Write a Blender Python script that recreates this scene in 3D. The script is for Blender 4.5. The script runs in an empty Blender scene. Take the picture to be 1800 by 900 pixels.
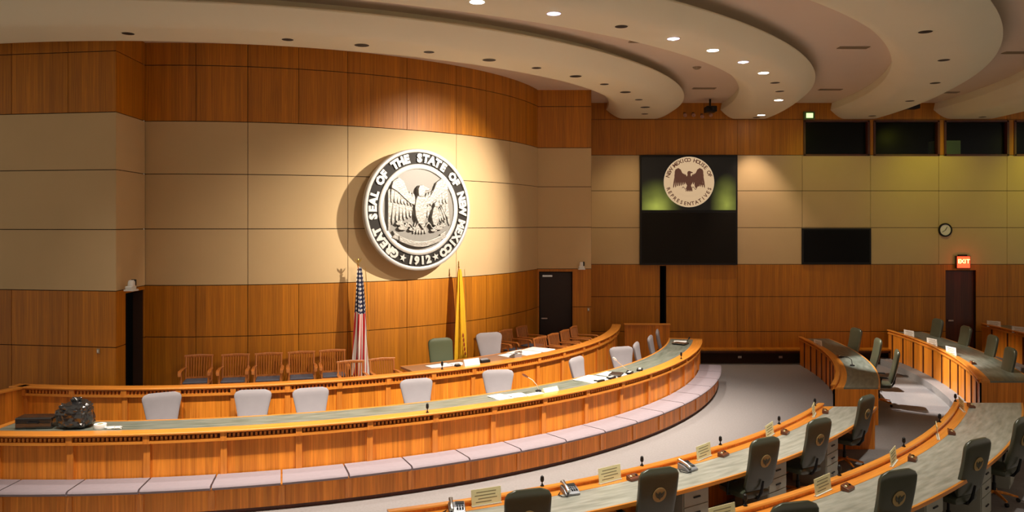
import bpy, math, random
from math import sin, cos, radians as rad, pi
from mathutils import Vector, Matrix, noise
random.seed(7)
S = bpy.context.scene
COL = S.collection
# ------------------------------------------------------------------ camera, world, exposure
CX, CY = -6.7, 23.2            # the chamber is built on rings about this point
WARM = (1.0, .80, .56); NEUT = (1.0, .90, .78); GREEN = (.86, 1.0, .42)
cam = bpy.data.cameras.new('camera'); cam.lens = 28.0; cam.sensor_width = 36.0
cam.shift_y = -59/1800; cam.clip_end = 200
camo = bpy.data.objects.new('camera', cam); COL.objects.link(camo)
camo.location = (0, 0, 4.1); camo.rotation_euler = (pi/2, 0, 0)
S.camera = camo
w = bpy.data.worlds.new('world'); S.world = w; w.use_nodes = True
w.node_tree.nodes['Background'].inputs[0].default_value = (1.0, .84, .66, 1)
w.node_tree.nodes['Background'].inputs[1].default_value = 0.235
S.view_settings.view_transform = 'Standard'; S.view_settings.look = 'None'
S.view_settings.gamma = 1.0; S.view_settings.use_curve_mapping = False
S.view_settings.exposure = 0.80

def P(r, th): return (CX+r*cos(rad(th)), CY+r*sin(rad(th)))
def V3(r, th, z): x, y = P(r, th); return Vector((x, y, z))

def spot(name, loc, target, power, size, blend, color, radius=.06):
    l = bpy.data.lights.new(name, 'SPOT'); l.energy = power; l.spot_size = rad(size)
    l.spot_blend = blend; l.color = color; l.shadow_soft_size = radius
    o = bpy.data.objects.new(name, l); COL.objects.link(o); o.location = loc
    o.rotation_euler = (Vector(target)-Vector(loc)).to_track_quat('-Z', 'Y').to_euler()
    return o
# spotlights aimed at the seal and the wall behind the dais
spot('seal_spotlight', V3(13.7, -42.8, 7.08), V3(8.0, -52.0, 4.5), 1250, 30, 1, (1, .89, .74), .05)
spot('wall_spotlight', V3(13.7, -42.4, 7.08), V3(7.9, -49, 4.15), 2150, 52, .9, (1, .84, .66), .05)
spot('wall_spotlight', V3(13.7, -57.9, 7.08), V3(7.8, -66, 3.7), 380, 46, 1, (1, .84, .66), .12)
spot('wall_spotlight', V3(13.7, -63.1, 7.08), V3(7.8, -78, 2.6), 130, 44, 1, (1, .84, .62), .12)
# downlights over the dais (first band), over the desks (second and third bands)
for th in (-93, -86.9, -80.2, -73.4, -66.7, -60.0, -53.1, -46.6, -39.9, -33.5, -26, -19.9, -12):
    spot('dais_downlight', V3(10.45, th, 7.06), V3(10.9, th, 0), 120, 70, 1, NEUT, .1)
for th in (-84, -77, -70, -63.1, -57.9, -52.4, -47.1, -41.9, -36.4, -30.9, -26):
    spot('front_downlight', V3(13.75, th, 7.06), V3(11.2, th, 0), 760 if th < -35 else 560, 58, 1, (1, .88, .74), .1)
for th, r_, e_ in ((-66, 15.2, 360), (-60, 15.2, 360), (-54, 15.2, 360), (-48, 15.2, 360), (-42, 15.0, 360), (-34, 13.8, 300), (-26, 13.2, 260), (-16, 12.9, 120)):
    spot('aisle_downlight', V3(13.75, th, 7.06), V3(r_, th, 0), e_, 50, 1, (1, .94, .84), .1)
for th in (-64, -56, -47.5, -38.5):
    spot('row_downlight', V3(17.0, th, 7.06), V3(16.6, th, 0), 430, 66, 1, (1, .95, .82), .1)
spot('aisle_spotlight', V3(13.75, -14.6, 7.06), V3(17.0, -16.0, 0), 2300, 27, .5, (1, .95, .88), .05)
for th in (-5.4, -12.6, -18.5):
    spot('desk_spotlight', V3(10.45, th, 7.06), V3(17.75, th+1, .65), 1150, 21, .6, (1, .88, .70), .06)
spot('far_wall_light', V3(13.62, -4.0, 7.08), (7.2, 23.3, 3.8), 170, 62, .8, (1, .74, .52), .05)
spot('far_wall_light', V3(10.3, -8.0, 7.08), (3.4, 23.3, 3.0), 70, 80, 1, (1, .76, .42), .1)
for x, e in ((9.0, 24), (12.0, 60), (15.5, 85)):
    spot('green_wall_fill', (x, 21.0, 7.0), (x+.3, 23.3, 5.2), e, 88, 1, (.90, .88, .03), .2)  # added green-yellow fill tinting the right wall, no fixture here

# ------------------------------------------------------------------ materials
def srgb(r, g, b):
    f = lambda c: (c/255)/12.92 if c/255 <= .04045 else ((c/255+.055)/1.055)**2.4
    return (f(r), f(g), f(b), 1)
MATS = {}
def newmat(name):
    m = bpy.data.materials.new(name); m.use_nodes = True
    MATS[name] = m
    return m, m.node_tree, m.node_tree.nodes['Principled BSDF']
def plain(name, col, rough=.5, metal=0, spec=.5, bump=0, bscale=200, var=0, vscale=3, coat=0, emit=None, estr=1):
    m, nt, b = newmat(name)
    b.inputs['Base Color'].default_value = col; b.inputs['Roughness'].default_value = rough
    b.inputs['Metallic'].default_value = metal; b.inputs['Specular IOR Level'].default_value = spec
    b.inputs['Coat Weight'].default_value = coat
    tc = nt.nodes.new('ShaderNodeTexCoord')
    if var:
        n = nt.nodes.new('ShaderNodeTexNoise'); n.inputs['Scale'].default_value = vscale; n.inputs['Detail'].default_value = 4
        nt.links.new(tc.outputs['Object'], n.inputs['Vector'])
        mx = nt.nodes.new('ShaderNodeMix'); mx.data_type = 'RGBA'
        mx.inputs['A'].default_value = tuple(c*(1-var) for c in col[:3])+(1,)
        mx.inputs['B'].default_value = tuple(min(1, c*(1+var)) for c in col[:3])+(1,)
        nt.links.new(n.outputs['Fac'], mx.inputs['Factor']); nt.links.new(mx.outputs['Result'], b.inputs['Base Color'])
    if bump:
        n = nt.nodes.new('ShaderNodeTexNoise'); n.inputs['Scale'].default_value = bscale; n.inputs['Detail'].default_value = 3
        nt.links.new(tc.outputs['Object'], n.inputs['Vector'])
        bp = nt.nodes.new('ShaderNodeBump'); bp.inputs['Strength'].default_value = bump; bp.inputs['Distance'].default_value = .01
        nt.links.new(n.outputs['Fac'], bp.inputs['Height']); nt.links.new(bp.outputs['Normal'], b.inputs['Normal'])
    if emit:
        b.inputs['Emission Color'].default_value = emit; b.inputs['Emission Strength'].default_value = estr
    return m
def wood(name, dark, light, plank=.14, grain=(26, 1.1), rough=.38, pvar=.22, coat=.15):
    m, nt, b = newmat(name); N = nt.nodes; L = nt.links
    uv = N.new('ShaderNodeUVMap'); uv.uv_map = 'UVMap'
    mp = N.new('ShaderNodeMapping'); mp.inputs['Scale'].default_value = (grain[0], grain[1], 1)
    L.new(uv.outputs['UV'], mp.inputs['Vector'])
    n = N.new('ShaderNodeTexNoise'); n.inputs['Scale'].default_value = 1; n.inputs['Detail'].default_value = 5; n.inputs['Distortion'].default_value = .6
    L.new(mp.outputs['Vector'], n.inputs['Vector'])
    cr = N.new('ShaderNodeValToRGB'); cr.color_ramp.elements[0].position = .3; cr.color_ramp.elements[1].position = .7
    cr.color_ramp.elements[0].color = dark; cr.color_ramp.elements[1].color = light
    L.new(n.outputs['Fac'], cr.inputs['Fac'])
    sx = N.new('ShaderNodeSeparateXYZ'); L.new(uv.outputs['UV'], sx.inputs['Vector'])
    dv = N.new('ShaderNodeMath'); dv.operation = 'DIVIDE'; dv.inputs[1].default_value = plank
    L.new(sx.outputs['X' if grain[0] > grain[1] else 'Y'], dv.inputs[0])
    fl = N.new('ShaderNodeMath'); fl.operation = 'FLOOR'; L.new(dv.outputs[0], fl.inputs[0])
    wn = N.new('ShaderNodeTexWhiteNoise'); wn.noise_dimensions = '1D'; L.new(fl.outputs[0], wn.inputs['W'])
    mr = N.new('ShaderNodeMapRange'); mr.inputs['To Min'].default_value = 1-pvar; mr.inputs['To Max'].default_value = 1+pvar
    L.new(wn.outputs['Value'], mr.inputs['Value'])
    hs = N.new('ShaderNodeHueSaturation'); L.new(cr.outputs['Color'], hs.inputs['Color']); L.new(mr.outputs['Result'], hs.inputs['Value'])
    L.new(hs.outputs['Color'], b.inputs['Base Color'])
    b.inputs['Roughness'].default_value = rough; b.inputs['Coat Weight'].default_value = coat; b.inputs['Coat Roughness'].default_value = .25
    return m
WALLWOOD = wood('cherry_wall_veneer', (.37, .122, .003, 1), (.57, .21, .007, 1), plank=.11, grain=(44, 1.0), rough=.5, pvar=.13, coat=0)
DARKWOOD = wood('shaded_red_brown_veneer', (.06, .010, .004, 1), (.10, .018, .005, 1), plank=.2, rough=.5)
DESKWOOD = wood('cherry_desk_veneer', (.60, .170, .012, 1), (.88, .31, .030, 1), plank=.105, grain=(34, 1.0), rough=.40, pvar=.17, coat=.05)
RAILWOOD = wood('cherry_rail_wood', (.60, .20, .024, 1), (.82, .32, .05, 1), plank=.4, grain=(1.2, 30), rough=.3, pvar=.08)
CHAIRWOOD = wood('red_brown_chair_wood', (.40, .12, .025, 1), (.62, .22, .05, 1), plank=.3, rough=.3, pvar=.05)
GROOVE = plain('dark_groove', (.035, .012, .004, 1), .8)
FABRIC = plain('beige_fabric_panel', (.63, .47, .265, 1), .92, spec=.15, bump=.25, bscale=260, var=.05, vscale=1.3)
CEIL = plain('painted_plaster', (.78, .66, .54, 1), .85, spec=.2, var=.03, vscale=.8)
BAND = plain('cream_plaster_band', (.88, .83, .63, 1), .6, spec=.35, var=.03, vscale=.8)
CARPET = plain('grey_lavender_carpet', (.27, .25, .25, 1), .97, spec=.1, bump=.6, bscale=140, var=.16, vscale=26)
PAD = plain('lavender_grey_cushion', (.29, .245, .275, 1), .9, spec=.15, bump=.4, bscale=220, var=.08, vscale=14)
def laminate(name, c0, c1):
    m, nt, b = newmat(name)
    uv = nt.nodes.new('ShaderNodeUVMap'); uv.uv_map = 'UVMap'
    mp = nt.nodes.new('ShaderNodeMapping'); mp.inputs['Scale'].default_value = (1.4, 9, 1)
    n = nt.nodes.new('ShaderNodeTexNoise'); n.inputs['Scale'].default_value = 1.6; n.inputs['Detail'].default_value = 5
    cr = nt.nodes.new('ShaderNodeValToRGB'); cr.color_ramp.elements[0].position = .32; cr.color_ramp.elements[1].position = .68
    cr.color_ramp.elements[0].color = c0; cr.color_ramp.elements[1].color = c1
    nt.links.new(uv.outputs['UV'], mp.inputs['Vector']); nt.links.new(mp.outputs['Vector'], n.inputs['Vector'])
    nt.links.new(n.outputs['Fac'], cr.inputs['Fac']); nt.links.new(cr.outputs['Color'], b.inputs['Base Color']); b.inputs['Roughness'].default_value = .35
    return m
LAMINATE = laminate('streaked_grey_green_laminate', (.26, .26, .215, 1), (.44, .43, .375, 1))
DIMTOP = laminate('dimmed_grey_green_laminate', (.105, .125, .095, 1), (.22, .235, .20, 1))  # darker laminate copy; its colour tones down the lamplight on these tops
CABINET = plain('grey_green_cabinet', (.36, .36, .30, 1), .5, var=.12, vscale=9)
LEATHER = plain('dark_green_leather', (.062, .068, .042, 1), .30, spec=.8, bump=.12, bscale=90, var=.15, vscale=6)
GREENCLOTH = plain('olive_green_leather', (.085, .105, .055, 1), .5, spec=.4, bump=.2, bscale=90)
GREYCLOTH = plain('lavender_grey_fabric', (.33, .31, .335, 1), .85, spec=.2, bump=.3, bscale=180, var=.06, vscale=8)
BLACK = plain('black_plastic', (.010, .010, .011, 1), .5, spec=.3)
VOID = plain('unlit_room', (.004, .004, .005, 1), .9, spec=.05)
STEEL = plain('chrome', (.6, .6, .6, 1), .25, metal=1)
SILVER = plain('brushed_silver_metal', (.46, .455, .44, 1), .5, metal=.35, bump=.15, bscale=60, var=.06, vscale=9)
SILVERMID = plain('shaded_silver_relief', (.27, .262, .245, 1), .45, metal=.35, bump=.9, bscale=26, var=.25, vscale=16)  # darker silver copy, shading of the emblem put into the colour
SILVERLOW = plain('shaded_silver_field', (.17, .165, .155, 1), .55, metal=.35, bump=.15, bscale=60)  # darkest silver copy, relief shade behind the emblem given by colour
PEWTER = plain('dark_recess_metal', (.016, .014, .013, 1), .6, spec=.2)
BRASS = plain('brass', (.65, .42, .12, 1), .3, metal=1)
GOLD = plain('gold_embroidery', (.46, .32, .13, 1), .6, metal=.2)
CARD = plain('cream_card', (.84, .78, .46, 1), .7)
WHITECARD = plain('white_card', (.9, .88, .85, 1), .7)
INK = plain('grey_ink', (.25, .22, .12, 1), .8)
PAPER = plain('white_paper', (.88, .87, .85, 1), .8, var=.03)
BOXBROWN = plain('red_brown_voting_box', (.16, .045, .018, 1), .35, coat=.3)
PHONEGREY = plain('silver_grey_phone_plastic', (.30, .31, .34, 1), .3, metal=.3)
WHITEPL = plain('white_plastic', (.75, .74, .70, 1), .45)
BAGPL = plain('black_bin_bag_film', (.012, .012, .014, 1), .2, spec=1, bump=.5, bscale=14, coat=.6)
YELLOW = plain('golden_yellow_silk', (.85, .50, .02, 1), .5, var=.12, vscale=5)
SEATPAD = plain('blue_grey_seat_pad', (.10, .11, .15, 1), .7)
LIT = plain('lit_lamp', (1, 1, 1, 1), .5, emit=(1, .95, .9, 1), estr=14)
DIMLIT = plain('dim_lamp', (.4, .35, .5, 1), .4, emit=(.75, .65, 1, 1), estr=1.3)
LAMPOFF = plain('unlit_lamp_well', (.012, .008, .008, 1), .6)
VENT = plain('tan_vent_metal', (.33, .25, .16, 1), .5)
REDLIT = plain('exit_sign_red', (.6, .03, .01, 1), .5, emit=(1, .05, .015, 1), estr=2.0)
REDPALE = plain('exit_sign_letters', (1, .7, .3, 1), .5, emit=(1, .45, .12, 1), estr=3.6)
GREENLIT = plain('green_white_emergency_lens', (.7, .9, .6, 1), .4, emit=(.55, .9, .35, 1), estr=.9)
GLASS, nt, b = newmat('window_glass')
nt.nodes.remove(b)
tr = nt.nodes.new('ShaderNodeBsdfTransparent'); tr.inputs[0].default_value = (.8, .85, .9, 1)
gl = nt.nodes.new('ShaderNodeBsdfGlossy'); gl.inputs['Roughness'].default_value = .2
ms = nt.nodes.new('ShaderNodeMixShader'); ms.inputs[0].default_value = .012
nt.links.new(tr.outputs[0], ms.inputs[1]); nt.links.new(gl.outputs[0], ms.inputs[2])
nt.links.new(ms.outputs[0], nt.nodes['Material Output'].inputs[0])

# ------------------------------------------------------------------ mesh builder
class MB:
    def __init__(s): s.v = []; s.f = []; s.uv = []
    def face(s, idx, uvs=None):
        if uvs is None:
            a, b_, c = (Vector(s.v[idx[i]]) for i in (0, 1, 2)); nrm = (b_-a).cross(c-a)
            if nrm.length > 1e-12: nrm.normalize()
            if abs(nrm.z) > .7: uvs = [(s.v[i][0], s.v[i][1]) for i in idx]
            else:
                t = Vector((-nrm.y, nrm.x, 0))
                if t.length < 1e-6: t = Vector((1, 0, 0))
                t.normalize(); uvs = [(s.v[i][0]*t.x+s.v[i][1]*t.y, s.v[i][2]) for i in idx]
        s.f.append(tuple(idx)); s.uv.append(uvs)
    def box(s, c, d, rz=0, tilt=0):
        n0 = len(s.v); M = Matrix.Rotation(rz, 3, 'Z') @ Matrix.Rotation(tilt, 3, 'X')
        for x in (-.5, .5):
            for y in (-.5, .5):
                for z in (-.5, .5):
                    p = M @ Vector((x*d[0], y*d[1], z*d[2])); s.v.append((p.x+c[0], p.y+c[1], p.z+c[2]))
        for q in ((0, 1, 3, 2), (4, 6, 7, 5), (0, 4, 5, 1), (2, 3, 7, 6), (0, 2, 6, 4), (1, 5, 7, 3)):
            s.face([n0+i for i in q])
        return s
    def rbox(s, x0, x1, y0, y1, z0, z1): return s.box(((x0+x1)/2, (y0+y1)/2, (z0+z1)/2), (x1-x0, y1-y0, z1-z0))
    def sweep(s, prof, t0, t1, n=None, closed=True, caps=True, cen=None, warp=None):
        """profile of (r, z) turned about the chamber's centre from angle t0 to t1 (numbers, or functions of r)"""
        f0 = t0 if callable(t0) else (lambda r: t0); f1 = t1 if callable(t1) else (lambda r: t1)
        rm = sum(p[0] for p in prof)/len(prof)
        if n is None: n = max(1, int(abs(f1(rm)-f0(rm))*rad(1)*rm/.16))
        c = cen or (CX, CY); n0 = len(s.v); k = len(prof); per = [0]
        for i in range(k): a, b_ = prof[i], prof[(i+1) % k]; per.append(per[-1]+math.hypot(b_[0]-a[0], b_[1]-a[1]))
        for j in range(n+1):
            for r, z in prof:
                th = rad(f0(r)+(f1(r)-f0(r))*j/n); rw = warp(r, math.degrees(th)) if warp else r; s.v.append((c[0]+rw*cos(th), c[1]+rw*sin(th), z))
        ar = sum(prof[i][0]*prof[(i+1) % k][1]-prof[(i+1) % k][0]*prof[i][1] for i in range(k))
        flip = (ar > 0) if closed else False
        for j in range(n):
            u0 = rad(f0(rm)+(f1(rm)-f0(rm))*j/n)*rm; u1 = rad(f0(rm)+(f1(rm)-f0(rm))*(j+1)/n)*rm
            for i in range(k if closed else k-1):
                a = n0+j*k+i; b_ = n0+j*k+(i+1) % k; c2 = n0+(j+1)*k+(i+1) % k; d = n0+(j+1)*k+i
                pa, pb = prof[i], prof[(i+1) % k]
                if abs(pb[1]-pa[1]) >= abs(pb[0]-pa[0]): va, vb = pa[1], pb[1]
                else: va, vb = pa[0], pb[0]
                q = [a, b_, c2, d]; uq = [(u0, va), (u0, vb), (u1, vb), (u1, va)]
                if flip: q.reverse(); uq.reverse()
                s.face(q, uq)
        if caps and closed:
            a = [n0+i for i in range(k)]; b_ = [n0+n*k+i for i in range(k)]
            ua = [(p[0], p[1]) for p in prof]
            if flip: s.face(a, ua); s.face(b_[::-1], ua[::-1])
            else: s.face(a[::-1], ua[::-1]); s.face(b_, ua)
        return s
    def band(s, r0, r1, z0, z1, t0, t1, n=None, warp=None): return s.sweep([(r0, z0), (r1, z0), (r1, z1), (r0, z1)], t0, t1, n, warp=warp)
    def lathe(s, prof, c=(0, 0, 0), n=20, M=None):
        n0 = len(s.v); k = len(prof)
        for j in range(n):
            a = 2*pi*j/n
            for r, z in prof:
                p = Vector((r*cos(a), r*sin(a), z))
                if M: p = M @ p
                s.v.append((p.x+c[0], p.y+c[1], p.z+c[2]))
        for j in range(n):
            j2 = (j+1) % n
            for i in range(k-1):
                s.face([n0+j*k+i, n0+j2*k+i, n0+j2*k+i+1, n0+j*k+i+1])
        if prof[0][0] > 1e-5: s.face([n0+j*k for j in range(n)][::-1])
        if prof[-1][0] > 1e-5: s.face([n0+j*k+k-1 for j in range(n)])
        return s
    def tube(s, pts, r, n=8):
        pts = [Vector(p) for p in pts]; rr = r if isinstance(r, (list, tuple)) else [r]*len(pts); n0 = len(s.v)
        for i, p in enumerate(pts):
            d = (pts[min(i+1, len(pts)-1)]-pts[max(i-1, 0)]).normalized()
            a = d.cross(Vector((0, 0, 1)) if abs(d.z) < .9 else Vector((1, 0, 0))).normalized(); b_ = d.cross(a)
            for j in range(n):
                q = p+rr[i]*(a*cos(2*pi*j/n)+b_*sin(2*pi*j/n)); s.v.append(tuple(q))
        for i in range(len(pts)-1):
            for j in range(n):
                j2 = (j+1) % n; s.face([n0+i*n+j, n0+i*n+j2, n0+(i+1)*n+j2, n0+(i+1)*n+j])
        s.face([n0+j for j in range(n)][::-1]); s.face([n0+(len(pts)-1)*n+j for j in range(n)])
        return s
    def loft(s, secs, n=24, e=3.2):
        """secs: (centre, half vector a, half vector b) with a superellipse section"""
        n0 = len(s.v)
        for c, a, b_ in secs:
            c, a, b_ = Vector(c), Vector(a), Vector(b_)
            for j in range(n):
                t = 2*pi*j/n; ct, st = cos(t), sin(t)
                x = math.copysign(abs(ct)**(2/e), ct); y = math.copysign(abs(st)**(2/e), st)
                s.v.append(tuple(c+a*x+b_*y))
        for i in range(len(secs)-1):
            for j in range(n):
                j2 = (j+1) % n; s.face([n0+i*n+j, n0+i*n+j2, n0+(i+1)*n+j2, n0+(i+1)*n+j])
        s.face([n0+j for j in range(n)][::-1]); s.face([n0+(len(secs)-1)*n+j for j in range(n)])
        return s
    def ell(s, c, d, M=None, nu=12, nv=7):
        """ellipsoid"""
        n0 = len(s.v); c = Vector(c)
        for i in range(nv+1):
            ph = -pi/2+pi*i/nv
            for j in range(nu):
                t = 2*pi*j/nu; p = Vector((d[0]*cos(ph)*cos(t), d[1]*cos(ph)*sin(t), d[2]*sin(ph)))
                if M: p = M @ p
                s.v.append(tuple(c+p))
        for i in range(nv):
            for j in range(nu):
                j2 = (j+1) % nu; s.face([n0+i*nu+j, n0+i*nu+j2, n0+(i+1)*nu+j2, n0+(i+1)*nu+j])
        return s
    def poly(s, pts, z0, z1):
        """flat outline in x, y extruded from z0 to z1"""
        n0 = len(s.v); k = len(pts)
        ar = sum(pts[i][0]*pts[(i+1) % k][1]-pts[(i+1) % k][0]*pts[i][1] for i in range(k))
        if ar < 0: pts = pts[::-1]
        for z in (z0, z1):
            for x, y in pts: s.v.append((x, y, z))
        s.face([n0+i for i in range(k)][::-1]); s.face([n0+k+i for i in range(k)])
        for i in range(k):
            j = (i+1) % k; s.face([n0+i, n0+j, n0+k+j, n0+k+i])
        return s
    def mesh(s, me, M):
        n0 = len(s.v)
        for v in me.vertices: s.v.append(tuple(M @ v.co))
        for p in me.polygons: s.face([n0+i for i in p.vertices])
        return s
    def xform(s, M, start=0):
        for i in range(start, len(s.v)): s.v[i] = tuple(M @ Vector(s.v[i]))
        return s
    def build(s, name, mat, parent=None, smooth=False, bevel=0, bseg=2, kind=None):
        me = bpy.data.meshes.new(name); me.from_pydata(s.v, [], s.f); me.materials.append(mat)
        ul = me.uv_layers.new(name='UVMap'); k = 0
        for us in s.uv:
            for u in us: ul.data[k].uv = u; k += 1
        if smooth:
            me.polygons.foreach_set('use_smooth', [True]*len(me.polygons))
            me.set_sharp_from_angle(angle=rad(38))
        o = bpy.data.objects.new(name, me); COL.objects.link(o)
        if parent: o.parent = parent
        if bevel:
            bm = o.modifiers.new('bevel', 'BEVEL'); bm.width = bevel; bm.segments = bseg; bm.limit_method = 'ANGLE'; bm.angle_limit = rad(40)
        if kind: o['kind'] = kind
        return o
def tag(o, label, cat, group=None):
    o['label'] = label; o['category'] = cat
    if group: o['group'] = group
    return o
def thing(name, label, cat, loc=(0, 0, 0), rz=0, group=None):
    o = bpy.data.objects.new(name, None); COL.objects.link(o); o.empty_display_size = .1
    o.location = loc; o.rotation_euler = (0, 0, rz)
    return tag(o, label, cat, group)
def dup(o, label, loc, rz, parent=None):
    def rec(a, par):
        c = a.copy(); COL.objects.link(c); c.parent = par
        for ch in a.children: rec(ch, c)
        return c
    c = rec(o, None); c['label'] = label; c.location = loc; c.rotation_euler = (0, 0, rz)
    return c
ORD = ['first', 'second', 'third', 'fourth', 'fifth', 'sixth', 'seventh', 'eighth', 'ninth', 'tenth', 'eleventh', 'twelfth',
       'thirteenth', 'fourteenth', 'fifteenth', 'sixteenth', 'seventeenth', 'eighteenth', 'nineteenth', 'twentieth']
def letter_mesh(ch, size, depth, bold=.0):
    cu = bpy.data.curves.new('letter', 'FONT'); cu.body = ch; cu.size = size; cu.extrude = depth; cu.offset = bold
    cu.align_x = 'CENTER'; cu.align_y = 'CENTER'; cu.resolution_u = 2
    o = bpy.data.objects.new('letter', cu); COL.objects.link(o)
    bpy.context.view_layer.update()
    me = bpy.data.meshes.new_from_object(o.evaluated_get(bpy.context.evaluated_depsgraph_get()))
    bpy.data.objects.remove(o); bpy.data.curves.remove(cu)
    return me
# ------------------------------------------------------------------ the shell: floors
X0, X1, YW = -14.0, 19.0, 23.33
m = MB(); m.rbox(X0, X1, -3, YW+.3, -.2, 0); m.build('floor', CARPET, kind='structure')
# tiers that carry the second and third row of desks
m = MB(); m.band(17.32, 30, 0, .17, -88, .1); m.build('floor', CARPET, kind='structure')
m = MB(); m.band(20.05, 30, .17, .34, -86, .1); m.build('floor', CARPET, kind='structure')
# platforms behind the desks of the dais
m = MB(); m.band(9.70, 11.72, 0, .10, -99, lambda r: -12.8 if r > 10 else -9); m.build('floor', CARPET, kind='structure')
m = MB(); m.band(7.5, 9.66, 0, .55, -104, -7); m.build('floor', CARPET, kind='structure')
m = MB(); m.band(7.5, 8.55, .55, .65, -94, -17); m.build('floor', CARPET, kind='structure')
# ------------------------------------------------------------------ curved wall behind the dais
RW = 7.69
ZB = [(.0, 1.86, 0), (1.875, 2.865, 0), (2.88, 3.965, 1), (3.98, 5.035, 1), (5.05, 6.065, 1), (6.08, 7.155, 0), (7.17, 7.62, 0)]
JB = [-93.4, -78.7, -64.2, -44.8, -30.2, -16.3]
JW = [-93.4, -86, -78.7, -71.5, -64.2, -54.5, -44.8, -37.5, -30.2, -23, -16.3]
m = MB(); m.band(RW-.25, RW-.03, 0, 7.7, -93.6, -15.9); wb = m.build('wall_back', GROOVE, kind='structure')
mw, mf = MB(), MB()
for z0, z1, k in ZB:
    J = JB if k else JW; g = .07
    for a, b_ in zip(J, J[1:]):
        (mf if k else mw).band(RW-.03, RW, z0, z1, a+g*.6, b_-g*.6)
mw.build('wood_panelling', WALLWOOD, wb, kind='structure'); mf.build('fabric_panelling', FABRIC, wb, kind='structure')
# flat panelled wall from point a to point b, the room on the left-hand side
def flat_wall(name, a, b_, seams_f, seams_w, holes=(), thick=.22, ztop=7.62, zb=ZB, woodm=None, ins=(0, 0)):
    a, b_ = Vector((a[0], a[1])), Vector((b_[0], b_[1])); L = (b_-a).length; u = (b_-a)/L; nrm = Vector((-u.y, u.x)); rz = math.atan2(u.y, u.x)
    def bx(mb, s0, s1, z0, z1, d0, d1):
        c = a+u*((s0+s1)/2)+nrm*((d0+d1)/2); mb.box((c.x, c.y, (z0+z1)/2), (s1-s0, abs(d1-d0), z1-z0), rz)
    def cut(mb, s0, s1, z0, z1, d0, d1):
        R = [(s0, s1, z0, z1)]
        for h0, h1, g0, g1 in holes:
            N2 = []
            for p0, p1, q0, q1 in R:
                if h1 <= p0 or h0 >= p1 or g1 <= q0 or g0 >= q1: N2.append((p0, p1, q0, q1)); continue
                if h0 > p0: N2.append((p0, h0, q0, q1))
                if h1 < p1: N2.append((h1, p1, q0, q1))
                c0, c1 = max(p0, h0), min(p1, h1)
                if g0 > q0: N2.append((c0, c1, q0, g0))
                if g1 < q1: N2.append((c0, c1, g1, q1))
            R = N2
        for p0, p1, q0, q1 in R:
            if p1-p0 > .004 and q1-q0 > .004: bx(mb, p0, p1, q0, q1, d0, d1)
    m0, m1, m2 = MB(), MB(), MB()
    cut(m0, ins[0], L-ins[1], 0, ztop+.08, -thick, -.03)
    for z0, z1, k in zb:
        J = [0]+list(seams_f if k else seams_w)+[L]
        for p, q in zip(J, J[1:]): cut(m2 if k else m1, p+.006, q-.006, z0, min(z1, ztop), -.03, 0)
    r = m0.build(name, GROOVE, kind='structure')
    m1.build('wood_panelling', woodm or WALLWOOD, r, kind='structure'); m2.build('fabric_panelling', FABRIC, r, kind='structure')
    return r
# left pier: face towards the camera and the return with a doorway
PA, PB, PC = (-7.14, 15.5), (-7.06, 14.2), (-13.9, 15.3)
L1 = math.hypot(PA[0]-PB[0], PA[1]-PB[1])
flat_wall('wall_left', PA, PB, [], [], holes=[(.03, .90, .0, 2.80)], ins=(0, .07))
flat_wall('wall_left', PB, PC, [2.6, 5.2], [.95, 2.1, 3.2, 4.4], ins=(.07, 0))
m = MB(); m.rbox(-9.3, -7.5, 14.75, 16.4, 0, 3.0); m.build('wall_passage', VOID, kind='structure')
# right pier with its dark doorway
flat_wall('wall_pier', (2.1, 21.05), (.66, 21.05), [], [], holes=[(.50, 1.385, 0, 2.80)])
flat_wall('wall_pier', (2.1, YW), (2.1, 21.085), [], [], thick=.2)
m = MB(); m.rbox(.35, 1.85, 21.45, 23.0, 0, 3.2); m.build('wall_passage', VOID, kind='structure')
d = thing('dark_door', 'dark brown door standing in the shadowed doorway beside the dais end', 'door', (1.16, 21.2, .55))
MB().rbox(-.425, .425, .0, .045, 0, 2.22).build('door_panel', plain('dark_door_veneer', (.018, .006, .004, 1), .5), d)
h = MB(); h.box((-.30, -.03, 1.0), (.16, .025, .03)); h.build('door_handle', STEEL, d)
h = MB(); h.box((-.22, -.04, 2.13), (.26, .05, .05)); h.build('door_closer', STEEL, d)
# far wall on the right with openings for the door, the windows and the dark slot
XF = 2.1
H_ = lambda x0, x1, z0, z1: (X1-x1, X1-x0, z0, z1)
WIN = [(8.55, 10.45), (10.60, 12.50), (12.67, 14.53), (14.72, 16.6), (16.75, 18.6)]
holes = [H_(a, b_, 6.09, 7.05) for a, b_ in WIN]+[H_(12.70, 13.60, 0, 2.70), H_(4.33, 4.52, 0, 2.83)]
ZF = [(.0, .90, 0), (.915, 1.92, 0), (1.935, 2.865, 0), (2.88, 3.94, 1), (3.955, 5.02, 1), (5.035, 6.065, 1), (6.08, 7.11, 0), (7.125, 7.62, 0)]
seam = lambda L: sorted(X1-x for x in L)
flat_wall('wall_right', (X1, YW), (XF, YW), seam([3.73, 6.60, 8.5, 10.5, 12.5, 14.5, 16.5]), seam([6.6, 10.5, 14.5]), holes=holes, zb=ZF)
for i, (a, b_) in enumerate(WIN):
    m = MB()
    for q in ((a-.02, a+.04, 6.05, 7.09), (b_-.04, b_+.02, 6.05, 7.09), (a, b_, 6.05, 6.10), (a, b_, 7.04, 7.09)):
        m.rbox(q[0], q[1], YW-.03, YW+.16, q[2], q[3])
    f = m.build('window_%d' % (i+1), DARKWOOD, kind='structure')
    MB().rbox(a+.04, b_-.04, YW+.10, YW+.11, 6.10, 7.04).build('window_pane', GLASS, f, kind='structure')
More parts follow.
